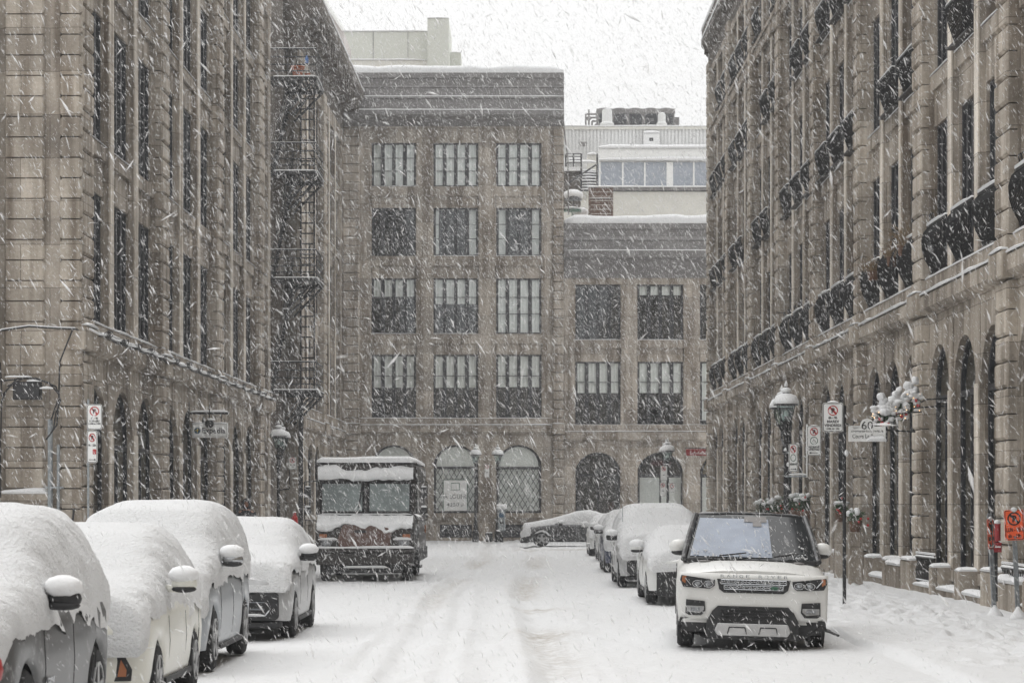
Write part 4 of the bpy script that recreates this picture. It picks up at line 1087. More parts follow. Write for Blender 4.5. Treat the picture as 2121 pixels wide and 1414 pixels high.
for k in range(14):
    f_ = k/13
    z = 1.62+(low-1.62)*f_; y = .30-.52*np.minimum(1, f_*1.6)+.05*f_
    P[:, k, 0] = xs*(1-.02*f_); P[:, k, 1] = y+.06*fbm(xs*3+1, xs*0+f_*3, 3)+(.30 if k in (0,) else 0)+(.18 if k == 13 else 0); P[:, k, 2] = z+.04*fbm(xs*5, xs*0+f_*4, 3)
me = grid_mesh('hood_snow', P); me.materials.append(M['snow']); link('hood_snow', me, tr)
m = MB(); snow_ledge(m, -1.18, 1.18, -.24, -.02, .80, .05, .1); snow_ledge(m, -1.12, -.66, -.12, .05, 1.0, .06, .08); snow_ledge(m, .68, 1.12, -.12, .05, 1.0, .06, .08)
snow_ledge(m, -.5, .55, -.2, -.06, .33, .05, .08); snow_ledge(m, -1.1, 1.1, .26, .34, 1.61, .03, .1); m.build('bumper_snow', 'snow', tr)

# ---- the clean white luxury off-roader on the right
RY = 31.0
rv = thing('parked_suv', 'white luxury off-roader cleared of snow with black roof, nose towards the camera', 'car', (2.96, RY, -.02), rot=(R(0), R(1.5), R(-3.6)))
hwv, Lv = .99, 4.85
rows = []
ys = np.concatenate([np.linspace(.085, .5, 9), np.linspace(.55, Lv, 60)])
for y in ys:
    t_ = max(0, 1-y/.40); w = hwv*(1-.055*t_**2.0)*(1-.035*max(0, (y-Lv+.6)/.6)**2)*(.975+.025*min(1, y/1.0))*(1 if y > .1 else .985)
    tz = np.interp(y, [0, .04, .15, .5, 1.35, 1.5, Lv-.3, Lv], [.955, .985, 1.01, 1.05, 1.115, 1.13, 1.17, 1.05])
    zl = .30 if y < .6 else .34
    if y < .3: zl = .36
    for yc in (.92, 3.84):
        d = abs(y-yc)
        if d < .44: zl = max(zl, .39+math.sqrt(.44**2-d*d))
    mid = max(.66, zl+.05)
    rows.append((y, [(w*.965, zl), (w*.985, lerp(zl, mid, .45)), (w, mid), (w*.992, max(.85, mid+.06)), (w*.965, max(tz-.10, mid+.10)), (w*.90, max(tz-.035, mid+.13)), (w*.80, tz+.0), (w*.45, tz+.035), (0, tz+.045)]))
shell(rows, 'body', 'p_rr', rv)
yv0, yv1 = 1.32, 2.15
def slab(pts, d, name, mt, par, **k):
    """quad patch in 3d thickened backwards (+y) by d"""
    m = MB(); n = len(pts)
    m.add(list(pts)+[(x, y+d, z) for x, y, z in pts], [tuple(range(n)), tuple(range(2*n-1, n-1, -1))]+[(i, i+n, (i+1)%n+n, (i+1)%n) for i in range(n)])
    return m.build(name, mt, par, **k)
g = []
for y in np.linspace(yv0, 4.6, 30):
    h_ = min(1, max(0, (y-yv0)/(yv1-yv0))) if y < 3.6 else min(1, max(0.3, (4.7-y)/.9))
    zt = lerp(1.15, 1.735, h_**.9); w0, w1 = .905, lerp(.90, .735, h_)
    g.append((y, [(w0, 1.10), (lerp(w0, w1, .5), lerp(1.13, zt, .5)), (w1, zt-.05*h_), (w1*.93, zt-.01), (w1*.6, zt+.015), (0, zt+.02)]))
gh = shell(g, 'windows', 'carglass', rv)
# roof panel, pillars, windscreen layers
m = MB(); m.add([(-.735, yv1-.02, 1.715), (.735, yv1-.02, 1.715), (.735, 4.3, 1.715), (-.735, 4.3, 1.715), (-.64, yv1+.05, 1.772), (.64, yv1+.05, 1.772), (.64, 4.2, 1.772), (-.64, 4.2, 1.772)],
       [(0,1,5,4),(1,2,6,5),(2,3,7,6),(3,0,4,7),(4,5,6,7),(3,2,1,0)]); m.build('roof', 'p_black', rv, bevel=.02)
def wp(u, v, off=0):    # windscreen point, u -1..1 across, v 0..1 up
    hwu = lerp(.855, .705, v); return (u*hwu, lerp(yv0-.12, yv1-.10, v)-off+.08*u*u, lerp(1.15, 1.725, v)+off*.8)
def wpatch(pts, name, mt, par, off, th=.008):
    m = MB(); n = len(pts); F = [wp(u, v, off) for u, v in pts]; B = [wp(u, v, off-th) for u, v in pts]
    m.add(F+B, [tuple(range(n)), tuple(range(2*n-1, n-1, -1))]+[(i, i+n, (i+1)%n+n, (i+1)%n) for i in range(n)]); return m.build(name, mt, par)
def wgrid(u0, u1, v0, v1, name, mt, par, off):
    P = np.zeros((12, 8, 3))
    for i in range(12):
        for j in range(8): P[i, j] = wp(lerp(u0, u1, i/11), lerp(v0, v1, j/7), off)
    me = grid_mesh(name, P); me.materials.append(M[mt]); return link(name, me, par)
wsn = wgrid(-1, 1, 0, 1, 'windscreen', 'carglass', rv, .012)
wgrid(-.96, .33, .04, .92, 'reflection_patch', 'sky_reflection', wsn, .020)  # painted reflection of sky across part of the glass
wgrid(-.12, .30, .84, .97, 'mirror_housing', 'zinc', wsn, .026)
wgrid(.04, .20, .74, .86, 'sensor_housing', 'zinc', wsn, .026)
for s in (-1, 1):
    m = MB(); m.tube([(s*.90, yv0-.03, 1.14), (s*.83, yv0+.34, 1.45), (s*.745, yv1-.06, 1.73)], .042, 8); m.build('pillar', 'p_black', rv)
m = MB(); m.tube([(-.72, yv1-.01, 1.735), (-.3, yv1-.06, 1.765), (.3, yv1-.06, 1.765), (.72, yv1-.01, 1.735)], .02, 6); m.build('roof_edge', 'p_black', rv)
MB().box(-.86, .86, yv0-.16, yv0+.04, 1.10, 1.155).build('scuttle', 'plastic', rv)
for s_, a_ in ((-.5, .42), (.35, .40)):
    m = MB(); m.tube([wp(s_, .02, .05), wp(s_+a_, .10, .05)], .010, 5); m.build('wiper', 'iron', wsn)
m = MB(); r3_ = random.Random(4)
for k in range(60):
    u_, v_ = r3_.uniform(-.93, .93), abs(r3_.gauss(0, .10)); p_ = wp(u_, min(v_, .9)+.01, .03); m.blob(p_, (r3_.uniform(.006, .02), .008, r3_.uniform(.005, .012)), 6, 4, .3)
m.build('melting_snow', 'snow', wsn)
# mirrors
for s in (-1, 1):
    m = MB(); m.blob((s*.97, yv0+.35, 1.30), (.13, .11, .10), 16, 8, 0); mo = m.build('mirror', 'p_rr', rv, smooth=True)
    m = MB(); m.blob((s*.95, yv0+.34, 1.225), (.12, .09, .045), 14, 6, 0); m.cyl((s*.84, yv0+.35, 1.2), (s*.95, yv0+.35, 1.22), .035); m.build('mirror_base', 'plastic', mo, smooth=True)
F0 = -.012
def fy(x, z): return .40*max(0, abs(x)/hwv-.55)**2*1.2 - .0     # plan curve of the nose
def fpanel(pts, name, mt, par, d0=.0, th=.06, n=1, **k):
    """polygon on the nose (x,z), bowed back towards the corners"""
    P = []
    for i in range(len(pts)):
        (xa, za), (xb, zb) = pts[i], pts[(i+1)%len(pts)]
        for q_ in range(6): P.append((lerp(xa, xb, q_/6), lerp(za, zb, q_/6)))
    m = MB(); n = len(P)
    m.add([(x, F0-d0+fy(x, z), z) for x, z in P]+[(x, F0-d0+fy(x, z)+th, z) for x, z in P], [tuple(range(n)), tuple(range(2*n-1, n-1, -1))]+[(i, i+n, (i+1)%n+n, (i+1)%n) for i in range(n)])
    return m.build(name, mt, par, **k)
# nose skin follows the corners (replaces the flat cap)
xs = np.linspace(-.955, .955, 40); zsn = [.40, .44, .55, .66, .75, .84, .93, .975, .995, 1.0]
P = np.zeros((40, len(zsn), 3))
for i, x in enumerate(xs):
    for j, z in enumerate(zsn):
        lowz = .40 if abs(x) > .56 else (.40+.155*min(1, (.60-abs(x))/.12) if abs(x) < .60 else .40)
        zz = max(z, lowz); zz = lerp(lowz, 1.0, (z-.40)/.60); z = zz; P[i, j] = (x*(1-.0*z), F0+.012+fy(x, z)+(.05*max(0, (z-.93)/.07)**2)+.03*max(0, (.5-z)/.1), zz)
me = grid_mesh('bumper', P); me.materials.append(M['p_rr']); bo = link('bumper', me, rv)
so = bo.modifiers.new('solid', 'SOLIDIFY'); so.thickness = .02
# grille
gp = [(-.47, .93), (.47, .93), (.44, .80), (.38, .755), (-.38, .755), (-.44, .80)]
gr = fpanel(gp, 'grille', 'plastic', rv, .012, .05)
m = MB()
for zc_, hh, w_ in ((.895, .026, .42), (.825, .024, .38)):
    for z in (zc_-hh, zc_+hh): m.tube([(-w_, F0-.03+fy(w_, 0), z), (0, F0-.03, z), (w_, F0-.03+fy(w_, 0), z)], .0075, 6)
    for x in (-w_, w_): m.cyl((x, F0-.03+fy(w_, 0), zc_-hh), (x, F0-.03+fy(w_, 0), zc_+hh), .0075, n=6)
    k_ = 9
    for i in range(k_):
        x0 = lerp(-w_, w_, i/k_); x1 = lerp(-w_, w_, (i+1)/k_); xm = (x0+x1)/2
        y_ = F0-.028+fy(xm, 0)
        for a, b in (((x0, -hh*.5), (x0+.02, 0)), ((x0+.02, 0), (x0, hh*.6)), ((x0+.02, 0), (x1-.02, 0)), ((x1-.02, 0), (x1, hh*.6)), ((x1-.02, 0), (x1, -hh*.5)), ((xm, 0), (xm, hh))):
            m.cyl((a[0], y_, zc_+a[1]), (b[0], y_, zc_+b[1]), .0055, n=4)
m.build('grille_mesh', 'chrome', gr)
m = MB(); m.blob((.27, F0-.04, .825), (.055, .01, .024), 16, 6, 0); m.build('badge', 'green', gr, smooth=True)
# bonnet lettering
m = MB(); word = 'RANGE ROVER'
for i, chh in enumerate(word):
    if chh != ' ': text_mb(m, chh, .052, -.405+i*.081, 0, 0, .005, width=.048)
m.build('bonnet_lettering', 'steel', rv, loc=(0, -.034, .952), rot=(0, 0, 0))
# headlights
for s in (-1, 1):
    hp = [(s*.495, .915), (s*.93, .965), (s*.945, .90), (s*.90, .815), (s*.56, .80), (s*.50, .84)]
    hl = fpanel(hp, 'headlight', 'plastic', rv, .018, .05)
    m = MB(); yb = F0-.03
    for cx_, r_ in ((.58, .048), (.72, .05)):
        for rr_, mm in ((r_, 0),):
            n_ = 20
            for i in range(n_):
                a, b = 2*math.pi*i/n_, 2*math.pi*(i+1)/n_; yy = yb+fy(s*cx_, 0)
                m.cyl((s*cx_+r_*1.25*math.cos(a), yy, .86+r_*.85*math.sin(a)), (s*cx_+r_*1.25*math.cos(b), yy, .86+r_*.85*math.sin(b)), .007, n=4)
    m.tube([(s*.80, yb+fy(.8, 0), .84), (s*.88, yb+fy(.88, 0), .93)], .008); m.build('lamp_ring', 'chrome', hl)
    m = MB()
    for cx_, r_ in ((.58, .042), (.72, .04)): m.blob((s*cx_, F0-.012+fy(s*cx_, 0), .86), (r_*1.1, .02, r_*.8), 14, 6, 0)
    m.build('lens', 'lens', hl, smooth=True)
    m = MB(); yy = F0-.030+fy(.9, 0); m.prism([(s*.865, .955), (s*.915, .955), (s*.92, .89), (s*.875, .86)], yy, yy+.02); m.build('indicator', 'amber', hl)
# lower intake, skid plate, fog pods
ip = [(-.45, .585), (.45, .585), (.52, .52), (.59, .385), (.60, .16), (-.60, .16), (-.59, .385), (-.52, .52)]
fpanel(ip, 'air_intake', 'plastic', rv, .012, .10)
m = MB()
for z in (.42, .46, .50, .54): m.box(-.42, .42, F0-.03, F0-.01, z, z+.006)
m.build('intake_slats', 'iron', rv)
sk = [(-.45, .365), (.45, .365), (.49, .27), (.45, .205), (-.45, .205), (-.49, .27)]
sp_ = fpanel(sk, 'skid_plate', 'silver', rv, .03, .10, bevel=.02)
for cx_ in (-.20, .20):
    m = MB(); m.tube([(cx_-.12, F0-.035, .23), (cx_-.10, F0-.035, .315), (cx_+.10, F0-.035, .315), (cx_+.12, F0-.035, .23)], .008, 5); m.build('tow_cover', 'plastic', sp_)
for s in (-1, 1):
    fp = [(s*.62, .64), (s*.86, .655), (s*.865, .48), (s*.82, .455), (s*.66, .455), (s*.61, .52)]
    fo = fpanel(fp, 'fog_pod', 'plastic', rv, .014, .04)
    fpanel([(s*.63, .575), (s*.85, .575), (s*.85, .50), (s*.68, .485), (s*.63, .53)], 'fog_bezel', 'rim', fo, .022, .02)
    fpanel([(s*.68, .555), (s*.80, .555), (s*.80, .51), (s*.68, .51)], 'fog_lamp', 'lens', fo, .03, .02)
    fpanel([(s*.80, .72), (s*.85, .72), (s*.85, .745), (s*.80, .745)], 'washer_cap', 'p_rr', rv, .006, .01)
MB().box(-.90, .90, .10, 4.7, .24, .44).build('underbody', 'plastic', rv)
MB().box(-.70, .70, .10, 4.7, .44, .9).build('inner_frame', 'plastic', rv)
m = MB(); m.add([(-.93, .06, .42), (.93, .06, .42), (.96, .25, .30), (.62, .1, .16), (-.62, .1, .16), (-.96, .25, .30), (-.93, .4, .42), (.93, .4, .42), (.96, .5, .3), (.62, .5, .16), (-.62, .5, .16), (-.96, .5, .3)],
      [(0,1,2,3,4,5), (6,11,10,9,8,7), (0,6,7,1), (1,7,8,2), (2,8,9,3), (3,9,10,4), (4,10,11,5), (5,11,6,0)]); m.build('lower_valance', 'plastic', rv)
for s in (-1, 1):
    for y in (.92, 3.84): wheel(rv, s*.85, y, .385, s, 7)
    m = MB(); xs_ = s*.992
    m.box(min(xs_, xs_-s*.01), max(xs_, xs_-s*.01), 1.5, 1.51, .4, 1.05); m.box(min(xs_, xs_-s*.01), max(xs_, xs_-s*.01), 2.6, 2.61, .4, 1.05); m.build('door_trim', 'plastic', rv)
for s in (-1, 1):
    m = MB(); m.blob((s*.62, 1.10, 1.125), (.085, .05, .018), 14, 5, 0); m.build('bonnet_vent', 'zinc', rv, smooth=True)
# ================================================================== GROUND
def gnd(X, Y):
    """snow surface height: flat lane, soft kerbs, ruts, footprints"""
    X = np.asarray(X, float); Y = np.asarray(Y, float)
    kr = 4.475+.03*vnoise(Y*1.5, Y*0); kl = -5.55
    sm = lambda t: np.clip(t, 0, 1)**2*(3-2*np.clip(t, 0, 1))
    kw = .22-.15*np.exp(-((Y-33.8)/2.6)**4)
    z = .09*sm((X-kr)/kw) + .10*sm((kl-X)/.5)
    z = z + .03*fbm(X*.5+9, Y*.25, 3) + .012*fbm(X*2.2, Y*1.1+4, 4)
    lane = np.exp(-((X+.55)/2.2)**4)
    wob = .16*np.sin(Y*.09)+.25*vnoise(Y*.06, Y*0+3)
    d = 0
    for c, w, dep in ((-1.45, .22, .06), (.35, .24, .065), (-1.0, .16, .035), (.75, .16, .03), (-.45, .25, .02), (-1.9, .12, .03)):
        xx = X-c-wob-(.12*vnoise(Y*.1+c*9, Y*0+c)); d = d - dep*np.exp(-(xx/w)**2)*(1+.9*vnoise(Y*1.7+c*5, X*0+c))
        d = d + dep*.55*np.exp(-((np.abs(xx)-w*1.6)/(w*.5))**2)
    z = z + d*lane
    z = z + .045*np.exp(-((X+2.08-.02*(Y-30))/.10)**2)*np.exp(-((Y-31.5)/5)**4)
    z = z + .03*fbm(X*1.0, Y*.9+7, 4)*lane + .035*lane*fbm(X*3+2, Y*.45+2, 3) + .02*fbm(X*1.5+30, Y*.8, 4) + .03*np.clip(fbm(X*5, Y*2.6+11, 3), 0, 1)*lane
    return z
def snow_sheet(name, x0, x1, y0, y1, nx, ys):
    xs = np.linspace(x0, x1, nx); XX, YY = np.meshgrid(xs, ys, indexing='ij')
    Z = gnd(XX, YY)
    if name == 'sidewalk' and x0 > 0:   # footprints
        fr = np.random.default_rng(3)
        for _ in range(700):
            cx, cy = fr.normal(6.35, .62), fr.uniform(27, 75); a = fr.uniform(-.3, .3); s = .16
            m_ = (np.abs(XX-cx) < .6) & (np.abs(YY-cy) < .8)
            if m_.any():
                dx, dy = XX[m_]-cx, YY[m_]-cy; r2 = (dx/.11)**2+(dy/.2)**2
                Z[m_] += -.055*np.exp(-r2)+.022*np.exp(-((np.sqrt(r2)-1.7)/.5)**2)
    me = grid_mesh(name, np.stack([XX, YY, Z], -1)); me.materials.append(M['snow_ground'])
    for an in ('dirt', 'grit'):
        a = me.attributes.new(an, 'FLOAT', 'POINT')
        wob = .16*np.sin(YY*.09)+.25*vnoise(YY*.06, YY*0+3)
        v = 0
        for c in (-1.45, .35):
            xx = XX-c-wob-(.12*vnoise(YY*.1+c*9, YY*0+c)); v = v+np.exp(-(xx/.33)**2)
        patch = np.clip(.35+1.6*fbm(XX*.4+3, YY*.12+9, 3), 0, 1)
        if an == 'dirt':
            v = v*patch*1.0
            v = v + .9*np.exp(-((YY-42.8)/.5)**2)*np.exp(-((XX-.28)/.42)**2) + 1.1*np.exp(-((YY-35.9)/.18)**2)*np.exp(-((XX+.77)/.11)**4) + .6*np.exp(-((YY-35.2)/.7)**2)*np.exp(-((XX-.35)/.5)**2)
            v = v + .9*np.exp(-((YY-97.5-(XX-3)*.3)/1.3)**2)*np.clip((XX+1.5)/3, 0, 1)
        else: v = np.clip(v, 0, 1)*np.clip(patch*1.3, 0, 1)
        a.data.foreach_set('value', np.clip(v, 0, 1).reshape(-1).astype(np.float32))
    o = link(name, me); tag(o, kind='structure'); return o
def ygrid(a, b, n):   # spacing grows with distance
    t = np.linspace(0, 1, n); return a*(b/a)**t
ysn = ygrid(8, 150, 620)
snow_sheet('road', -5.6, 4.47, 0, 0, 190, ysn)
snow_sheet('sidewalk', 4.47, 9.6, 0, 0, 110, ysn)
snow_sheet('sidewalk', -12, -5.6, 0, 0, 60, ysn)
# ground beyond, out to the horizon
g = MB(); g.add([(-900, -60, -.12), (900, -60, -.12), (900, 1500, -.12), (-900, 1500, -.12)], [(0, 1, 2, 3)])
o = g.build('ground', 'snow', None, recalc=False); tag(o, kind='structure')
# exposed bit of kerb beside the luxury car
kb = MB()
kb.cbox(4.455, 4.60, 34.0, 36.6, -.15, .036, .012)
k_ = kb.build('kerb', 'asphalt'); tag(k_, kind='structure')

# ================================================================== STREET FURNITURE
def lantern(root, z, sc=1.0):
    """four-sided glass lantern with snow cap; z = height of the glass bottom"""
    h = .46*sc; r0, r1 = .13*sc, .25*sc
    f = MB()
    q4 = [(math.cos(R(45+90*i)), math.sin(R(45+90*i))) for i in range(4)]
    for (a, b) in q4: f.cyl((r0*1.3*a, r0*1.3*b, z), (r1*1.3*a, r1*1.3*b, z+h), .016*sc, n=4)
    for rr, zz in ((r0, z), (r1, z+h)):
        for i in range(4):
            a, b = q4[i], q4[(i+1) % 4]; f.cyl((rr*1.3*a[0], rr*1.3*a[1], zz), (rr*1.3*b[0], rr*1.3*b[1], zz), .02*sc, n=4)
    f.lathe([(.05, z-.12), (.07, z-.06), (r0*1.1, z)], 8); f.cyl((0, 0, z), (0, 0, z+.12), .04)
    fo = f.build('lantern', 'iron', root)
    g = MB(); vs = [(r0*1.27*a, r0*1.27*b, z+.01) for a, b in q4]+[(r1*1.27*a, r1*1.27*b, z+h-.01) for a, b in q4]
    g.add(vs, [(0, 1, 5, 4), (1, 2, 6, 5), (2, 3, 7, 6), (3, 0, 4, 7)]); g.build('lantern_glass', 'lampglass', fo)
    MB().blob((0, 0, z+.17), (.05, .05, .09), 8, 5, 0).build('bulb', 'white', fo)
    r = MB(); r.lathe([(r1*1.42, z+h), (r1*1.3, z+h+.05), (r1*.5, z+h+.26*sc), (r1*.42, z+h+.33*sc), (.04, z+h+.42*sc), (.03, z+h+.56*sc)], 12); r.build('lantern_roof', 'iron', fo)
    s = MB(); s.lathe([(r1*1.50, z+h+.03), (r1*1.42, z+h+.10), (r1*1.12, z+h+.22), (r1*.62, z+h+.32*sc), (r1*.5, z+h+.335*sc)], 16)
    s.lathe([(r1*.45, z+h+.36*sc), (r1*.64, z+h+.39*sc), (r1*.50, z+h+.47*sc), (r1*.2, z+h+.50*sc)], 12)
    s.lathe([(r1*.16, z+h+.53*sc), (r1*.26, z+h+.56*sc), (r1*.12, z+h+.64*sc), (.005, z+h+.70*sc)], 10)
    s.build('snow_cap', 'snow', fo, smooth=True)
def street_lamp(label, X, Y, H=4.65, ls=.80, double=None, group='old-style street lanterns'):
    """double: offset (dx,dy) of a second lantern carried on a side arm"""
    t = thing('street_lamp', label, 'street lamp', (X, Y, .0), group=group)
    zg = H-1.15*ls
    p = MB(); p.lathe([(.16, 0), (.16, .5), (.11, .6), (.10, .9), (.065, 1.0), (.05, zg-.7), (.085, zg-.68), (.085, zg-.55), (.05, zg-.5), (.05, zg-.1)], 10)
    p.lathe([(.09, zg-.32), (.12, zg-.26), (.09, zg-.2)], 10); p.build('post', 'iron', t)
    lantern(t, zg, ls)
    s = MB(); s.blob((-.02, -.05, zg-.62), (.04, .04, .06), 7, 5, .2); s.blob((.04, -.05, zg-.95), (.04, .03, .05), 7, 5, .2); s.build('clinging_snow', 'snow', t)
    if double:
        dx, dy = double
        m = Matrix.Translation((dx, dy, 0))
        a = MB(); a.tube([(0, 0, zg-.6), (dx*.5, dy*.5, zg-.5), (dx, dy, zg-.35), (dx, dy, zg-.1)], .03, 6); a.tube([(-dx*.3, 0, zg-.3), (0, 0, zg-.45), (dx*.3, 0, zg-.3)], .015, 5); ao = a.build('side_arm', 'iron', t)
        sub_ = bpy.data.objects.new('lantern_arm', None)
        bpy.data.objects.remove(sub_)
        before = set(o.name for o in t.children)
        lantern(t, zg-.02, ls)
        for o in t.children:
            if o.name not in before: o.location = (dx, dy, 0)
    return t
street_lamp('tall black street lamp with snow-capped lantern on the right footway, nearest the camera', 5.92, 54, 4.62, .8, (.08, 1.6))
street_lamp('black twin-lantern street lamp before the brown building on the left footway', -8.05, 80, 4.62, .8, (.0, 1.2))
street_lamp('lantern post behind the row of cars on the right, before the low building', 5.88, 97, 4.5, .8, (.0, 1.2))
street_lamp('left one of the two snow-capped lanterns before the tall far building', PX(985, 0, 116).x, 116, 4.72)
street_lamp('right one of the two snow-capped lanterns before the tall far building', PX(1031, 0, 116).x, 116, 4.72)

def sign_plate(parent, w, h, ring_r, cx, cz, lines, mats=('white', 'red'), letter='P', slash=True, arrow=0, extra=None, name='plate', border='black', loc=(0, 0, 0), rot=(0, 0, 0), ringsx=1.):
    pl = MB(); pl.prism(rrect(-w/2, w/2, 0, h, .035), 0, .006); p = pl.build(name, mats[0], parent, loc=loc, rot=rot)
    b = MB(); o_ = rrect(-w/2+.008, w/2-.008, .008, h-.008, .03); i_ = rrect(-w/2+.018, w/2-.018, .018, h-.018, .026); n = len(o_)
    for k in range(n):
        kk = (k+1) % n; b.prism([o_[k], o_[kk], i_[kk], i_[k]], -.002, 0)
    b.build('border', border, p)
    rm = MB(); ring(rm, cx, cz, ring_r*.80, ring_r, -.005, -.001, 30, ringsx)
    if slash:
        d = ring_r*.66; rm.prism([(cx-d*ringsx-.012, cz+d-.012), (cx-d*ringsx+.012, cz+d+.012), (cx+d*ringsx+.012, cz-d+.012), (cx+d*ringsx-.012, cz-d-.012)], -.0055, -.001)
    rm.build('ring', mats[1], p)
    tm = MB()
    if letter: text_mb(tm, letter, ring_r*1.35, cx, -.006, cz-ring_r*.47, .002, width=ring_r*.62*ringsx, bold=.004)
    for (s, size, z, wd) in lines: text_mb(tm, s, size, 0, -.003, z, .002, width=wd, bold=.002)
    if arrow:
        z = .06; tm.box(-w*.3, w*.3, -.004, -.001, z-.007, z+.007); sgn = arrow; tm.prism([(sgn*w*.36, z), (sgn*w*.2, z+.025), (sgn*w*.2, z-.025)], -.004, -.001)
    tm.build('lettering', 'black', p)
    return p
def snow_top(par, w, z, th=.04, y=0):
    s = MB(); snow_ledge(s, -w/2, w/2, -.02+y, .03+y, z, th, .06, .3); return s.build('snow_cap', 'snow', par)
SIG = 'no-parking signs on posts'
# left signs
t = thing('parking_sign', 'two white no-parking plates on a thin post before the left stone corner', 'sign', (PX(196, 0, 48).x, 48, 0), group=SIG)
MB().box(-.15, -.11, .0, .04, 0, 3.95).build('post', 'steel', t)
k = 48/FPX
sign_plate(t, .30, .50, .095, 0, .36, [('6h - 9h', .05, .205, .14), ('LUN \u00e0 JEU', .05, .15, .2), ('1 AVRIL au 1 D\u00c9C', .04, .10, .24)], loc=(0, -.02, EYE+(HY-889)*k), rot=(0, 0, 0))
sign_plate(t, .21, .64, .085, 0, .50, [('9h - 22h', .055, .33, .15)], loc=(-.045, -.02, EYE+(HY-958)*k), arrow=1, ringsx=.8)
m = MB(); m.prism(rrect(.01, .08, .17, .27, .01), -.006, -.001); m.build('permit_symbol', 'red', t, loc=(-.045, -.02, EYE+(HY-958)*k))
# sign on bracket by the left lamp
k = 79.5/FPX
t = thing('parking_sign', 'small white no-parking plate on a bracket beside the left street lamp', 'sign', (PX(606, 0, 79.5).x, 79.5, 0), group=SIG)
m = MB(); m.cyl((-.1, .02, EYE+(HY-1012)*k), (-.1, .02, EYE+(HY-944)*k), .015); m.cyl((-.1, .02, EYE+(HY-1012)*k), (-.48, .3, EYE+(HY-1014)*k), .02); m.build('bracket', 'iron', t)
sign_plate(t, .26, .42, .09, 0, .31, [('9h - 22h', .05, .14, .16), ('S3R', .04, .08, .08)], loc=(0, 0, EYE+(HY-972)*k))
# right lamp signs
k = 53.6/FPX
t = thing('parking_sign', 'white parking plate with wheelchair symbol on a white rod beside the near right lamp', 'sign', (PX(1686, 0, 53.6).x, 53.6, 0), group=SIG)
m = MB(); m.cyl((-.155, .03, EYE+(HY-988)*k), (-.155, .03, EYE+(HY-878)*k), .018); m.build('post', 'white', t)
m = MB(); m.cyl((-.155, .03, EYE+(HY-986)*k), (-.6, .3, EYE+(HY-986)*k), .02); m.build('bracket', 'steel', t)
m = MB(); snow_ledge(m, -.56, -.16, .0, .05, EYE+(HY-984)*k+.01, .035, .1); m.build('snow_cap', 'snow', t)
p = sign_plate(t, .31, .66, .09, 0, .53, [('R\u00c9SERV\u00c9', .065, .165, .24), ('D\u00c9TENTEURS', .05, .115, .24)], loc=(0, 0, EYE+(HY-943)*k), arrow=-1)
m = MB(); ring(m, 0, .33, .072, .088, -.004, -.001); m.build('green_ring', 'green', p)
m = MB(); ring(m, 0, .31, .024, .032, -.004, -.001, 14); m.tube([(-.01, -.003, .385), (-.01, -.003, .34), (.02, -.003, .335), (.035, -.003, .30)], .005, 4); m.build('wheelchair_symbol', 'black', p)
snow_top(p, .16, .655, .03)
t = thing('parking_sign', 'narrow no-parking plate strapped to the near right lamp post', 'sign', (PX(1643, 0, 53.4).x, 53.4, 0), group=SIG)
p = sign_plate(t, .20, .62, .085, 0, .50, [('R\u00c9SERV\u00c9', .055, .15, .15)], loc=(0, 0, EYE+(HY-977)*k), arrow=1, ringsx=.75)
m = MB(); ring(m, 0, .31, .066, .082, -.004, -.001, 24, .75); m.build('green_ring', 'green', p)
MB().cyl((-.06, .05, 3.0), (-.13, .12, 3.0), .015).build('bracket', 'steel', t)
# black pole with MARDI VENDREDI plate
k = 41.6/FPX
t = thing('parking_sign', 'white MARDI VENDREDI no-parking plate on a black pole on the right footway', 'sign', (PX(1749, 0, 41.6).x, 41.6, 0), group=SIG)
m = MB(); m.cyl((0, 0, -.05), (0, 0, EYE+(HY-840)*k), .033, n=10); m.box(-.36, .03, .0, .03, EYE+(HY-852)*k, EYE+(HY-848)*k); m.build('post', 'iron', t)
p = sign_plate(t, .35, .50, .088, 0, .365, [('6h - 9h', .055, .225, .15), ('MARDI', .062, .155, .2), ('VENDREDI', .062, .09, .29), ('1 AVRIL AU 1 D\u00c9C.', .035, .04, .24)], loc=(-.205, -.045, EYE+(HY-894)*k))
snow_top(p, .18, .50, .03)
s = MB(); s.blob((0, 0, 0), (.10, .10, .10), 10, 5, .1); s.build('snow_foot', 'snow', t, loc=(0, -.02, .04))
m = MB(); m.blob((.0, -.02, 0), (.04, .03, .06), 7, 5); m.build('clinging_snow', 'snow', t, loc=(.03, 0, EYE+(HY-938)*k))
# address sign "60"
k = 42.3/FPX
t = thing('address_sign', 'white hanging board numbered 60 with script lettering beside the black pole', 'sign', (PX(1796, 0, 42.3).x, 42.3, EYE+(HY-914)*k))
pts = [(-.325, 0), (.325, 0), (.325, .265), (.13, .265)] + [(.0+.118*math.cos(R(a)), .285+.118*math.sin(R(a))) for a in range(0, 181, 12)] + [(-.12, .265), (-.325, .265)]
m = MB(); m.prism([(x*1.0, z) for x, z in pts], 0, .03); m.build('board', 'white', t)
m = MB(); m.box(.325, .36, .0, .03, .0, .28); m.tube([(.34, .015, .2), (.6, .4, .2), (1.0, 1.0, .2)], .015); m.tube([(-.325, .015, .3), (-.40, .03, .33)], .012); m.build('bracket', 'iron', t)
m = MB(); text_mb(m, '60', .20, 0, -.003, .215, .002, width=.2); text_mb(m, '62\u202264\u202266\u202268\u202270\u202272\u202274\u202276\u202278', .045, 0, -.003, .165, .002, width=.56)
text_mb(m, 'Cours Le Royer', .10, 0, -.003, .06, .002, width=.52); text_mb(m, 'Square', .03, -.2, -.003, .225, .002); m.build('lettering', 'black', t)
m = MB(); snow_ledge(m, -.32, -.12, -.015, .03, .265, .012, .05); snow_ledge(m, .0, .33, -.03, -.002, .0, .09, .05, .6); m.build('clinging_snow', 'snow', t)
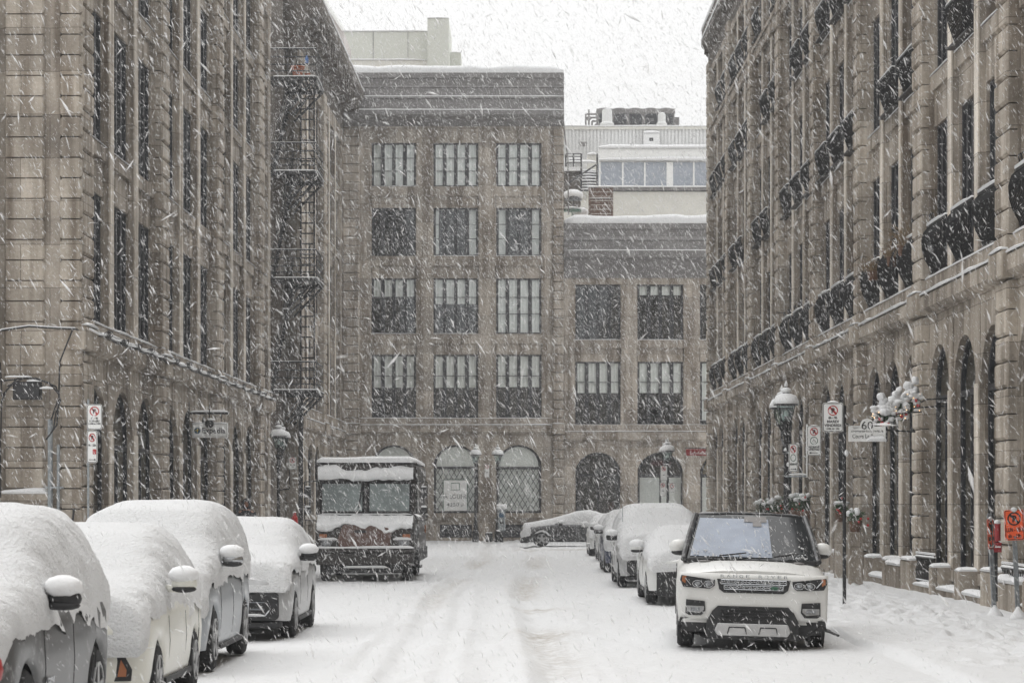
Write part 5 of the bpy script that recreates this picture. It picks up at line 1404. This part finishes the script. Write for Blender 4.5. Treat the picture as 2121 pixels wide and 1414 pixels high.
# shop sign, left building
k = 68.6/FPX
t = thing('shop_sign', 'white hanging shop sign with globe emblem on the left building', 'sign', (PX(435, 0, 68.6).x, 68.6, EYE+(HY-906)*k))
w2 = 37*k; hh = 30*k
m = MB(); m.cbox(-w2, w2, 0, .06, 0, hh, .01); m.build('board', 'white', t)
m = MB()
for a in ((-w2+.02, w2-.02, -.004, 0, .025, .035), (-w2+.02, w2-.02, -.004, 0, hh-.035, hh-.025), (-w2+.02, -w2+.03, -.004, 0, .035, hh-.035), (w2-.03, w2-.02, -.004, 0, .035, hh-.035)): m.box(*a)
m.build('border', 'zinc', t)
m = MB(); text_mb(m, 'Expedia', .22, .10, -.004, .13, .003, width=.66, bold=.003); m.build('lettering', 'frame', t)
M['navy'] = mat('navy_enamel', (.03, .09, .16), .5); M['yellow'] = mat('yellow_enamel', (.55, .42, .05), .5)
m = MB(); m.prism([(-w2+.145+.088*math.cos(R(a)), .2+.088*math.sin(R(a))) for a in range(0, 360, 15)], -.006, 0); em = m.build('emblem', 'navy', t)
m = MB(); cx_ = -w2+.145; m.prism([(cx_-.075, .185), (cx_+.06, .225), (cx_+.075, .24), (cx_-.07, .205)], -.012, -.007); m.prism([(cx_+.0, .13), (cx_+.03, .2), (cx_-.0, .27), (cx_-.01, .2)], -.013, -.007); m.build('aircraft', 'yellow', em)
m = MB(); zb2 = hh+14*k+.06
m.box(-w2-.10, w2, .01, .05, zb2, zb2+.06); m.box(-w2-.13, -w2-.08, .0, .06, zb2-.35, zb2+.35)
for x in (w2*.62, -w2*.05): m.cyl((x, .03, hh), (x, .03, zb2), .012)
m.cyl((0, -.12, hh-.05), (0, -.12, hh+.5), .015, n=6); m.cyl((0, -.12, hh+.5), (0, .03, hh+.5), .015); m.blob((0, -.12, hh-.02), (.13, .12, .12), 14, 9, 0)
m.cyl((-w2-.10, .03, zb2), (-w2-.35, .03, zb2), .02)
m.build('bracket', 'iron', t)
m = MB(); snow_ledge(m, -w2-.05, w2, .0, .06, zb2+.06, .05, .1); snow_ledge(m, -w2, w2, .0, .06, hh, .03, .1); m.blob((.05, -.12, hh+.10), (.12, .09, .04), 8, 4); m.build('snow_cap', 'snow', t)
# red fascia sign far right
t = thing('shop_sign', 'small dark red shop plaque projecting at the far end by the right-hand building', 'sign', PX(1447, 943, 106))
k = 106/FPX
MB().cbox(-26*k, 26*k, 0, .05, 0, 13.5*k, .005).build('board', 'darkred', t)
m = MB(); m.box(-28*k, 30*k, .0, .04, 14.5*k, 16.0*k); m.box(27*k, 32*k, -.01, .05, -4*k, 17*k); m.build('bracket', 'iron', t)
m = MB(); text_mb(m, 'Restaurant', .20, 0, -.004, .08, .003, width=.8); m = MB()
for i in range(9): m.tube([((-18+4*i)*k, -.004, 3*k), ((-16.5+4*i)*k, -.004, (9-3*(i % 2))*k), ((-15+4*i)*k, -.004, 3*k)], .012, 4)
m.build('lettering', 'white', t)
m = MB(); snow_ledge(m, 4*k, 28*k, .0, .04, 16*k, .03, .1); m.build('snow_cap', 'snow', t)
# signs at the far lamps
for (px, py, Y, w_, h_, lb) in ((1375, 995, 96.6, .28, .60, 'upper narrow no-parking plate on the far right lantern post'), (1392, 1019, 96.5, .27, .38, 'square no-parking plate at the right of the far right lantern post'),
                       (1373, 1027, 96.55, .24, .55, 'lowest worn no-parking plate on the far right lantern post'), (1009, 988, 115.5, .22, .62, 'narrow no-parking plate between the two lanterns of the tall far building')):
    t = thing('parking_sign', lb, 'sign', PX(px, py, Y), group=SIG)
    sign_plate(t, w_, h_, .09, 0, h_-.12, [('9h', .05, h_*.35, .1)], loc=(0, 0, 0), ringsx=.9)
    m = MB(); m.box(-.02, .02, .008, .3, h_*.6, h_*.6+.03); m.build('bracket', 'iron', t)
# pay station
t = thing('parking_meter', 'grey pay station with a thick white snow cap before the tall far building', 'parking meter', (PX(1039, 0, 114).x, 114, 0))
m = MB(); m.cbox(-.17, .17, -.1, .2, .55, 1.55, .03); m.build('housing', 'steel', t); MB().box(-.11, .11, -.11, -.09, 1.2, 1.4).build('display', 'navy', t)
MB().box(-.08, .08, -.03, .1, 0, .55).build('post', 'iron', t); m = MB(); m.cbox(-.25, .25, -.2, .28, 1.58, 1.82, .06); m.build('snow_cap', 'snow', t, bevel=.03)
m = MB(); m.box(-.1, .1, -.115, -.1, .9, 1.0); m.build('coin_slot', 'plastic', t)
t = thing('utility_box', 'low dark box with snow on top at the foot of the tall far building', 'box', (PX(1013, 0, 117).x, 117, 0))
MB().cbox(-.18, .18, -.1, .2, 0, .42, .02).build('casing', 'plastic', t); m = MB(); snow_ledge(m, -.16, .16, -.1, .2, .42, .06, .08); m.build('snow_cap', 'snow', t)

# orange temporary signs
for i, (px, pb, Y, wf, lb, ry, tl) in enumerate(((2098, 1118, 37.6, 1, 'bright orange no-parking sign reading LUN - VEN on a leaning steel post', 0, -.045), (2050, 1136, 38.2, 1, 'orange no-parking sign turned nearly edge-on, left of the LUN - VEN sign', R(60), -.05))):
    t = thing('temporary_sign', lb, 'sign', (PX(px, 0, Y).x+.09, Y, 0), rot=(0, tl, 0), group='orange temporary no-parking signs')
    k = Y/FPX
    m = MB(); H0 = EYE+(HY-1062)*k
    m.box(-.035, .035, .02, .035, -.1, H0); m.box(-.035, -.028, .0, .02, -.1, H0); m.box(.028, .035, 0, .02, -.1, H0); m.build('post', 'steel', t, rot=(0, 0, ry*.3))
    p = sign_plate(t, .305, .475, .105, 0, .335, [('LUN - VEN', .085, .135, .255), ('6h - 19h', .08, .04, .20)], mats=('orange', 'black'), loc=(-.0, -.01, EYE+(HY-pb)*k), rot=(0, 0, ry))
    s = MB(); s.blob((0, 0, .475), (.05, .03, .04), 8, 5); s.build('snow_cap', 'snow', p)
    m = MB(); m.cyl((0, -.012, .045), (0, -.004, .045), .018, n=10); m.build('bolt', 'steel', p)
    s = MB(); s.lathe([(.16, -.02), (.12, .08), (.05, .17), (.02, .22)], 12); s.build('snow_foot', 'snow', t, smooth=True, loc=(0, 0, .06))
t = thing('standpipe', 'dark red fire-department standpipe behind the edge-on orange sign', 'standpipe', (PX(2069, 0, 40).x, 40.3, .25))
k = 40/FPX
m = MB(); m.box(-.04, .04, 0, .04, 0, 1.0); m.build('post', 'iron', t)
m = MB(); m.cbox(-.08, .10, -.05, .15, .82, .98, .02); m.cbox(.0, .09, -.02, .12, .98, 1.30, .03); m.build('fitting', 'darkred', t)
MB().box(-.07, .08, -.06, -.05, .90, .92).build('label_strip', 'white', t); MB().blob((.045, .05, 1.32), (.06, .07, .04), 8, 4).build('snow_cap', 'snow', t)
# red hydrant marker at the left
t = thing('fire_hydrant', 'tall red fire hydrant top showing above the silver crossover', 'hydrant', (PX(610, 0, 76).x, 76, .12))
MB().lathe([(.17, 0), (.17, .1), (.12, .14), (.12, .95), (.19, .97), (.19, 1.05), (.12, 1.1), (.10, 1.3), (.05, 1.38), (.05, 1.46)], 12).build('barrel', 'red', t, smooth=False)
m = MB(); m.cyl((-.2, 0, 1.0), (.2, 0, 1.0), .07); m.build('outlet', 'red', t); MB().blob((0, 0, 1.47), (.06, .06, .03), 8, 4).build('snow_cap', 'snow', t)

# cables and junction box on the left building
t = thing('cable_run', 'bundle of black cables looping along the snowy ledge of the left building', 'cables', (0, 0, 0))
m = MB(); sn = MB()
base = Vector((-9.63+.27, 52, 5.60)); dr = Vector((.011, 1, 0))
pts = [PX(-30, 700, 51.5), PX(4, 684, 51.5), PX(60, 676, 51.5), PX(120, 680, 51.5), PX(156, 681, 51.5)]
m.tube(pts, .02, 5)
last = pts[-1]
for i in range(1, 18):
    p = base+dr*(i*2.0)+Vector((.05+.03*math.sin(i), 0, -.02+.03*math.sin(i*2.1))); m.tube([last, (last+p)/2-Vector((0, 0, .05)), p], .018, 5); last = p
    for k2 in range(3): q2 = p+Vector((.03*k2, .1*k2-.1, .05)); m.tube([q2+Vector((0, -.25, 0)), q2+Vector((.05, 0, .07)), q2+Vector((0, .25, 0)), q2+Vector((.0, 0, -.07)), q2+Vector((0, -.25, 0))], .012, 4)
cb = m.build('cable', 'iron', t)
for i in range(1, 18):
    a_ = base+dr*(i*2.0-2.0)+Vector((.07, 0, .03)); b_ = base+dr*(i*2.0)+Vector((.07, 0, .03)); sn.tube([a_, (a_+b_)/2+Vector((0, 0, -.03)), b_], .028, 5)
for a, b in zip(pts[:-1], pts[1:]): sn.tube([a+Vector((0, 0, .025)), b+Vector((0, 0, .025))], .014, 5)
sn.build('snow_line', 'snow', t)
t = thing('junction_box', 'dark cable junction box with looping wires and snow on the left corner face', 'junction box', PX(56, 810, 51.4))
k = 51.4/FPX
m = MB(); m.cbox(-30*k, 27*k, 0, .25, -17*k, 20*k, .03); m.build('casing', 'plastic', t)
m = MB()
for pl in ([(-55, 60), (-52, -10), (-20, 26), (20, 27), (60, 10), (70, -20), (60, -45), (55, -80)], [(-40, 10), (0, 30), (45, 18), (68, -8), (50, -60)], [(-60, 20), (-45, 22), (-20, 25)],
           [(95, 128), (68, 60), (66, -20), (62, -70), (40, -100)], [(-54, -220), (-54, -100), (-52, -20), (-40, 5)]):
    m.tube([(x*k, -.03, z*k) for x, z in pl], .018, 5)
m.build('wire', 'iron', t)
m = MB(); snow_ledge(m, 0*k, 27*k, -.02, .2, 20*k, .07, .1); snow_ledge(m, 27*k, 55*k, -.05, .02, 5*k, .05, .1); snow_ledge(m, -45*k, 10*k, -.05, .0, 29*k, .03, .1); m.build('snow_cap', 'snow', t)
for px, w_, y1, lb in ((104, .055, 868, 'thick galvanised conduit running down the left corner face'), (121, .035, 920, 'thin galvanised conduit beside the thick one on the left corner face')):
    t = thing('conduit', lb, 'pipe', (PX(px, 0, 51.6).x, 51.6, 0)); zt_ = EYE+(HY-y1)*51.6/FPX
    MB().cyl((0, 0, 0), (0, 0, zt_), w_, n=10).build('pipe', 'steel', t); m = MB()
    for z in (.8, 2.2): m.box(-.1, .1, -w_-.01, .1, z, z+.04)
    m.build('clamp', 'steel', t)

# fire escape at the lane between the two left buildings
t = thing('fire_escape', 'black iron fire escape of stacked platforms and ladders between the two left buildings', 'fire escape', (-9.0, 96.5, 0))
x0, x1, y0, y1 = -.95, .92, -1.6, 1.7
for i, z in enumerate((6.3, 10.7, 14.9, 18.6)):
    m = MB()
    for kx in range(13): xx = x0+(x1-x0)*kx/12; m.box(xx-.045, xx+.045, y0, y1-(.0 if kx < 12 else .6), z-.02, z+.02)
    m.box(x0, x1, y0-.03, y0+.03, z-.13, z+.03); m.box(x0, x1, y1-.03, y1+.03, z-.13, z+.03); m.box(x1-.03, x1+.03, y0, y1, z-.13, z+.03)
    pf = m.build('platform', 'iron', t)
    m = MB()
    for h_ in (.25, .5, .8, 1.12): m.tube([(x0, y0, z+h_), (x1, y0, z+h_), (x1, y1, z+h_)], .028, 5)
    for yy in np.linspace(y0, y1, 7): m.cyl((x1, yy, z), (x1, yy, z+1.12), .012, n=4)
    for xx in np.linspace(x0, x1, 6): m.cyl((xx, y0, z), (xx, y0, z+1.12), .012, n=4)
    m.build('railing', 'iron', pf)
    m = MB()
    for yy in (y0, (y0+y1)/2, y1):
        m = MB(); m.cyl((x1-.05, yy, z-.1), (-.25, yy, z-1.25), .05, n=5); m.cyl((x1-.5, yy, z-.1), (-.25, yy, z-1.0), .04, n=5); m.build('brace', 'iron', pf)
    m = MB(); snow_ledge(m, x0+.2, x1, y0-.04, y0+.06, z+.02, .05, .1); m.m = Matrix.Translation((x1, y0, z+.02)) @ Matrix.Rotation(R(90), 4, 'Z'); snow_ledge(m, 0, y1-y0, -.05, .05, 0, .05, .15)
    m.m = Matrix.Identity(4); m.tube([(x0, y0, z+1.15), (x1, y0, z+1.15)], .016, 4); m.build('snow_line', 'snow', pf)
m = MB()
for xx in (.05, .60): m.cyl((xx, 1.45, 6.3), (xx, 1.45, 19), .04, n=5)
zz = 6.5
while zz < 18.8: m.cyl((.05, 1.45, zz), (.60, 1.45, zz), .032, n=5); zz += .42
m.build('ladder', 'iron', t)
m = MB(); m.box(-.0, .18, .9, 1.1, 0, 6.2); m.build('post', 'iron', t)
for za_, zb_s in ((6.3, 10.7), (10.7, 14.9), (14.9, 18.6)):      # steep stair flights between the landings
    m = MB()
    for yy in (-.9, -.35): m.tube([(x0+.05, yy, za_), (-.05, yy, zb_s)], .045, 5); m.tube([(x0+.05, yy, za_+.85), (-.05, yy, zb_s+.85)], .02, 5)
    for q_ in range(1, 15): f_ = q_/15; m.box(x0+.0+.90*f_, x0+.16+.90*f_, -.9, -.35, za_+(zb_s-za_)*f_-.02, za_+(zb_s-za_)*f_+.02)
    m.build('stair_flight', 'iron', t)
m = MB(); pts = [(.8, 1.5, 7+.3*i) for i in range(40)]
for i in range(0, 38, 7): m.tube([pts[i], (pts[i][0]+.1, 1.5, pts[i][2]+.12), (pts[i][0]+.12, 1.5, pts[i][2]+.3)], .02, 4)
m.build('icicle_snow', 'snow', t)
t = thing('flower_pot', 'large terracotta pot standing on the highest fire-escape platform', 'pot', (-8.83, 95.3, 18.62))
MB().lathe([(.15, 0), (.24, .38), (.27, .40), (.27, .48), (.2, .48)], 14).build('pot', 'terracotta', t); MB().blob((0, 0, .49), (.24, .24, .05), 10, 4).build('snow_cap', 'snow', t)
t = thing('flower_pot', 'small dark terracotta pot right of the large one on the fire escape', 'pot', (-8.45, 95.3, 18.62))
MB().lathe([(.08, 0), (.11, .16), (.12, .20), (.08, .2)], 10).build('pot', 'terracotta', t); MB().blob((0, 0, .2), (.1, .1, .03), 8, 4).build('snow_cap', 'snow', t)
t = thing('bottle', 'small blue bottle hanging on the railing above the terracotta pots', 'bottle', (-8.44, 94.9, 19.15))
M['blue'] = mat('blue_plastic', (.04, .14, .40), .4)
MB().lathe([(.06, 0), (.07, .18), (.03, .26), (.03, .3)], 10).build('flask', 'blue', t); MB().cyl((0, 0, .28), (0, .02, .4), .015).build('hook', 'iron', t)

# festive greenery
def greenery(mb, mbs, c, r, n=120, snown=14, rr=None):
    rr = rr or rnd
    for _ in range(n):
        v = Vector((rr.gauss(0, 1), rr.gauss(0, 1), rr.gauss(0, 1))).normalized()*rr.uniform(.3, 1); p = Vector(c)+Vector((v.x*r[0], v.y*r[1], v.z*r[2]))
        d = Vector((rr.gauss(0, 1), rr.gauss(0, 1), rr.gauss(0, 1))).normalized()*.09; s = d.orthogonal().normalized()*.018
        mb.add([p-s, p+s, p+d], [(0, 1, 2)])
    for _ in range(snown):
        a = rr.uniform(0, 6.28); q_ = rr.uniform(.1, .95)
        mbs.blob((c[0]+r[0]*q_*math.cos(a), c[1]+r[1]*q_*math.sin(a), c[2]+r[2]*(.35+.6*(1-q_))), (rr.uniform(.05, .12), rr.uniform(.05, .1), rr.uniform(.04, .08)), 9, 6, .15)
for i, (px, py, Y, sx_, sz_, lb) in enumerate(((1828, 862, 47.5, .24, .34, 'snow-laden fir hanging basket above the 60 sign, leftmost of three'), (1856, 850, 48.0, .28, .36, 'snow-laden fir hanging basket with red bows in the middle of three'),
                                        (1888, 832, 48.5, .20, .38, 'snow-laden fir hanging basket touching the stone pier, rightmost of three'))):
    t = thing('hanging_basket', lb, 'hanging basket', PX(px, py, Y), group='festive hanging baskets on the right building')
    g = MB(); s = MB(); greenery(g, s, (0, 0, 0), (sx_, .2, sz_*.6), 420, 30)
    for k2 in range(3): s.blob((rnd.uniform(-.08, .08), rnd.uniform(-.05, .05), sz_*(.62+.25*k2)), (rnd.uniform(.08, .13)-.02*k2, .09, .08), 10, 6, .3)
    for k2 in range(16): s.blob((rnd.uniform(-sx_, sx_)*.9, -.16, rnd.uniform(-.45, .5)*sz_), (rnd.uniform(.03, .08), .05, rnd.uniform(.03, .05)), 8, 5, .3)
    g.build('foliage', 'leaf', t, recalc=False); s.build('snow_cap', 'snow', t, smooth=True)
    b = MB()
    for k2 in range(4): b.blob((rnd.uniform(-sx_, sx_)*.8, -.2, rnd.uniform(-.6, .1)*sz_*.8), (.035, .03, .035), 8, 5, .2)
    b.build('bow', 'red', t)
    l_ = MB()
    for k2 in range(8): l_.blob((rnd.uniform(-sx_, sx_), -.19, rnd.uniform(-.5, .4)*sz_), (.011, .011, .011), 6, 4)
    if 'bulb' not in M:
        mm, tt, bb = newmat('warm_fairy_bulb'); bb.inputs['Emission Color'].default_value = (1, .55, .2, 1); bb.inputs['Emission Strength'].default_value = 1.6; M['bulb'] = mm
    l_.build('fairy_lights', 'bulb', t)
    m = MB(); m.tube([(0, 0, -.1), (.3, .0, .05), (.8+.2*i, 0.2, .1)], .015); m.build('bracket', 'iron', t)
for i, (px, py, Y, lb) in enumerate(((1583, 1052, 78, 'small planted fir with red berries beside the roof of the white luxury car, leftmost'), (1612, 1050, 74, 'small planted fir with red berries, second along the right wall'), (1648, 1046, 70, 'bushy fir planter behind the near right lamp post'),
                              (1668, 1046, 68, 'bushy fir planter just right of the near right lamp post'), (1742, 1052, 58, 'small fir planter with red bow behind the black pole'), (1772, 1070, 53, 'snowy planter figure with red cap against the right wall pier'))):
    t = thing('planter', lb, 'planter', (PX(px, py, Y).x, Y, .1), group='festive planters along the right wall')
    zc_ = EYE+(HY-py)*Y/FPX-.1
    pr_ = .25 if i < 4 else .15; MB().cbox(-pr_, pr_, -pr_, pr_, -.1, zc_-pr_*2.2, .02).build('pedestal', 'stone', t); MB().lathe([(pr_*.7, zc_-pr_*2.2), (pr_, zc_-pr_*.8), (pr_, zc_-pr_*.6), (pr_*.8, zc_-pr_*.6)], 12).build('pot', 'wood', t)
    g = MB(); s = MB(); rs_ = .32 if i < 4 else .17; greenery(g, s, (0, 0, zc_), (rs_, .25, rs_*1.1), 420 if i < 4 else 200, 10 if i < 4 else 4); g.build('foliage', 'leaf', t, recalc=False); s.build('snow_cap', 'snow', t, smooth=True)
    b = MB()
    for k2 in range(4): b.blob((rnd.uniform(-.25, .25), -.28, zc_+rnd.uniform(-.2, .25)), (.03, .03, .03), 7, 5)
    b.build('berries', 'red', t)
# dried plants on the first balconies
for i, (px, py, Y, rr_, lb) in enumerate(((1805, 545, 56.5, .28, 'tuft of dried brown stems on the lower left balcony of the right building'), (1845, 515, 54.2, .26, 'boxy brown dried planting between two balconies of the right building'), (1868, 492, 52.5, .42, 'large spray of dried brown stems on a right building balcony'))):
    t = thing('dried_plant', lb, 'plant', PX(px, py, Y)+Vector((.05, 0, -.2)), group='dried balcony plants')
    g = MB()
    for _ in range(110):
        d = Vector((rnd.gauss(0, .5), rnd.gauss(0, .7), rnd.uniform(.3, 1.2))).normalized()*rnd.uniform(.4, 1.1)*rr_*1.6; a = Vector((rnd.gauss(0, .08), rnd.gauss(0, .15), 0))
        g.tube([a, a+d*.6+Vector((0, 0, .05)), a+d+Vector((rnd.gauss(0, .05), rnd.gauss(0, .05), -.05))], .006, 3)
    g.build('stems', 'wheat', t, recalc=False); MB().lathe([(.12, -.2), (.15, 0), (.13, .02)], 8).build('pot', 'wood', t)

# the passer-by on the left footway
t = thing('person', 'person in a dark hooded coat walking behind the parked cars on the left', 'person', (-8.55, 75, .14), R(8))
vsk = [(0,0,.95,.17,.12), (0,0,1.15,.17,.13), (0,0,1.35,.20,.13), (0,-.01,1.47,.15,.1), (0,-.03,1.56,.065,.065), (0,-.05,1.64,.085,.10), (0,-.05,1.74,.08,.095), (0,-.04,1.81,.045,.05),
       (.20,0,1.42,.075,.075), (.27,.03,1.14,.06,.06), (.23,-.12,.92,.045,.045), (-.20,0,1.42,.075,.075), (-.27,.0,1.14,.06,.06), (-.22,-.16,.96,.045,.045),
       (.10,0,.86,.11,.11), (.11,-.12,.50,.075,.075), (.11,-.04,.10,.05,.05), (.11,-.20,.04,.045,.035), (-.10,0,.86,.11,.11), (-.11,.05,.50,.075,.075), (-.11,.22,.12,.05,.05), (-.11,.12,.04,.045,.035)]
ed = [(0,1),(1,2),(2,3),(3,4),(4,5),(5,6),(6,7),(3,8),(8,9),(9,10),(3,11),(11,12),(12,13),(0,14),(14,15),(15,16),(16,17),(0,18),(18,19),(19,20),(20,21)]
me = bpy.data.meshes.new('body'); me.from_pydata([v[:3] for v in vsk], ed, []); o = link('body', me, t)
sk_ = o.modifiers.new('skin', 'SKIN'); 
for i, v in enumerate(vsk): me.skin_vertices[0].data[i].radius = (v[3], v[4]); me.skin_vertices[0].data[i].use_root = (i == 0)
sb = o.modifiers.new('sub', 'SUBSURF'); sb.levels = 2; sb.render_levels = 2; me.materials.append(M['skin'])
m = MB(); m.lathe([(.30, .55), (.28, .9), (.26, 1.15), (.27, 1.38), (.17, 1.50), (.09, 1.55)], 18); co = m.build('coat', 'coat', t, smooth=True); co.scale = (1, .72, 1)
for s in (-1, 1):
    m = MB(); m.cyl((s*.20, 0, 1.44), (s*.285, .02, 1.14), .105, .085, 12); m.cyl((s*.285, .02, 1.16), (s*.235, -.15, .95), .085, .06, 12); m.build('sleeve', 'coat', t, smooth=True)
    m = MB(); m.blob((s*.225, -.17, .89), (.045, .055, .06), 10, 6, 0)
    for q_ in range(4): m.cyl((s*.225+(q_-1.5)*.02, -.19, .86), (s*.225+(q_-1.5)*.02, -.185, .79+.008*abs(q_-1.5)), .011, .009, 6)
    m.cyl((s*.19, -.19, .89), (s*.185, -.22, .84), .013, .01, 6); m.build('glove', 'coat', t, smooth=True)
m = MB(); th = np.linspace(0, 1, 2)
vs = []; nn = 16     # hood open at the face
for k2, (zr_, yy, sc_2) in enumerate(((.0, -.17, .80), (.0, -.10, 1.12), (.0, .0, 1.2), (.0, .08, .95), (.0, .13, .3))):
    for i in range(nn): a = 2*math.pi*i/nn; vs.append((.125*sc_2*math.cos(a), yy, 1.71+.15*sc_2*math.sin(a)))
fs = [(k2*nn+i, k2*nn+(i+1) % nn, (k2+1)*nn+(i+1) % nn, (k2+1)*nn+i) for k2 in range(4) for i in range(nn)]+[tuple(4*nn+i for i in range(nn))]
m.add(vs, fs); ho = m.build('hood', 'coat', t, smooth=True); so = ho.modifiers.new('s', 'SOLIDIFY'); so.thickness = .02
m = MB(); m.blob((0, -.155, 1.70), (.018, .03, .03), 8, 5, 0); m.build('nose', 'skin', t, smooth=True)
m = MB(); m.blob((.035, -.135, 1.735), (.012, .008, .009), 8, 5, 0); m.blob((-.035, -.135, 1.735), (.012, .008, .009), 8, 5, 0); m.build('eyes', 'black', t, smooth=True)
m = MB(); m.blob((0, -.14, 1.655), (.028, .01, .008), 8, 5, 0); m.build('mouth', 'darkred', t, smooth=True)
m = MB()
for s, yk, ya in ((1, -.12, -.04), (-1, .05, .2)): m.cyl((s*.10, 0, .9), (s*.11, yk, .5), .12, .09, 12); m.cyl((s*.11, yk, .52), (s*.11, ya, .08), .09, .07, 12)
m.build('trousers', 'coat', t, smooth=True)
m = MB()
for s, ya in ((1, -.12), (-1, .14)): m.blob((s*.11, ya, .045), (.055, .14, .05), 12, 6, 0)
m.build('shoes', 'black', t, smooth=True)

# ================================================================== FALLING SNOW
def flakes(N, y0, y1, size, seed, zmax=lambda y: 34):
    g = np.random.default_rng(seed)
    Y = (g.random(N)*(y1**3-y0**3)+y0**3)**(1/3)
    X = Y*(g.random(N)*.56-.285); Z = EYE+Y*(g.random(N)*.36-.10)
    keep = (Z > .15) & (Z < 40) & ((np.abs(X) < 7.3) | (Z > 24)) & ((Y < 119) | (Z > 25))
    X, Y, Z = X[keep], Y[keep], Z[keep]; n = len(X)
    a = np.where(g.random(n) < .86, g.normal(.55, .20, n), np.where(g.random(n) < .6, g.normal(-.75, .25, n), g.normal(1.35, .2, n)))
    L = size*g.lognormal(0, .55, n); Wd = L*g.uniform(.06, .13, n)
    hi_ = np.where((Z > 22) & (Y > 45), .62, 1.); L = L*hi_; Wd = Wd*hi_*1.25
    big = g.random(n) < .03; Wd = np.where(big, Wd*2.0, Wd); L = np.where(big, L*1.3, L)
    az = g.uniform(-.9, .9, n)
    D = np.stack([np.sin(a)*np.cos(az), np.sin(a)*np.sin(az), -np.cos(a)], -1)
    U = np.stack([np.cos(a), np.zeros(n), np.sin(a)*np.cos(az)], -1); U /= np.linalg.norm(U, axis=1)[:, None]; V = np.cross(D, U)
    C = np.stack([X, Y, Z], -1); h = (L/2)[:, None]; w = (Wd/2)[:, None]
    vs = np.stack([C-D*h, C+U*w, C-U*w*.5+V*w*.87, C-U*w*.5-V*w*.87, C+D*h], 1)
    f = np.array([(0,1,2),(0,2,3),(0,3,1),(4,2,1),(4,3,2),(4,1,3)])
    return vs.reshape(-1, 3), (f[None]+5*np.arange(n)[:, None, None]).reshape(-1, 3)
VS, FS, off = [], [], 0
for N, y0, y1, sz, sd in FLAKE_LAYERS:
    v, f = flakes(N, y0, y1, sz, sd); VS.append(v); FS.append(f+off); off += len(v)
VS = np.concatenate(VS); FS = np.concatenate(FS)
me = bpy.data.meshes.new('falling_snow'); me.vertices.add(len(VS)); me.vertices.foreach_set('co', VS.reshape(-1).astype(np.float32))
me.loops.add(FS.size); me.loops.foreach_set('vertex_index', FS.reshape(-1).astype(np.int32)); me.polygons.add(len(FS))
me.polygons.foreach_set('loop_start', np.arange(0, FS.size, 3, dtype=np.int32)); me.polygons.foreach_set('use_smooth', np.ones(len(FS), bool)); me.update(calc_edges=True)
mm, tt, bb = newmat('snowflake'); bb.inputs['Base Color'].default_value = (.85, .85, .85, 1); bb.inputs['Roughness'].default_value = .9; bb.inputs['Specular IOR Level'].default_value = 0
tl_ = tt.nodes.new('ShaderNodeBsdfTranslucent'); tl_.inputs[0].default_value = (.92, .92, .92, 1); ms_ = tt.nodes.new('ShaderNodeMixShader'); ms_.inputs[0].default_value = .5; tp_ = tt.nodes.new('ShaderNodeBsdfTransparent'); mt_ = tt.nodes.new('ShaderNodeMixShader'); mt_.inputs[0].default_value = .38
bb.inputs['Base Color'].default_value = (.95, .95, .95, 1)
tt.links.new(bb.outputs[0], ms_.inputs[1]); tt.links.new(tl_.outputs[0], ms_.inputs[2]); tt.links.new(ms_.outputs[0], mt_.inputs[1]); tt.links.new(tp_.outputs[0], mt_.inputs[2]); tt.links.new(mt_.outputs[0], tt.nodes['Material Output'].inputs[0])
me.materials.append(mm); o = link('falling_snow', me); tag(o, kind='stuff')

# ================================================================== HAZE
hb = MB(); hb.box(-60, 60, -12, 175, -1.2, 48)
mm = bpy.data.materials.new('snow_haze'); mm.use_nodes = True; tt = mm.node_tree; tt.nodes.clear()
oo = tt.nodes.new('ShaderNodeOutputMaterial'); pv = tt.nodes.new('ShaderNodeVolumePrincipled')
pv.inputs['Color'].default_value = (.93, .94, .95, 1); pv.inputs['Density'].default_value = HAZE; pv.inputs['Anisotropy'].default_value = .2
tt.links.new(pv.outputs[0], oo.inputs['Volume'])
if HAZE > 0: tag(hb.build('haze', mm), kind='stuff')
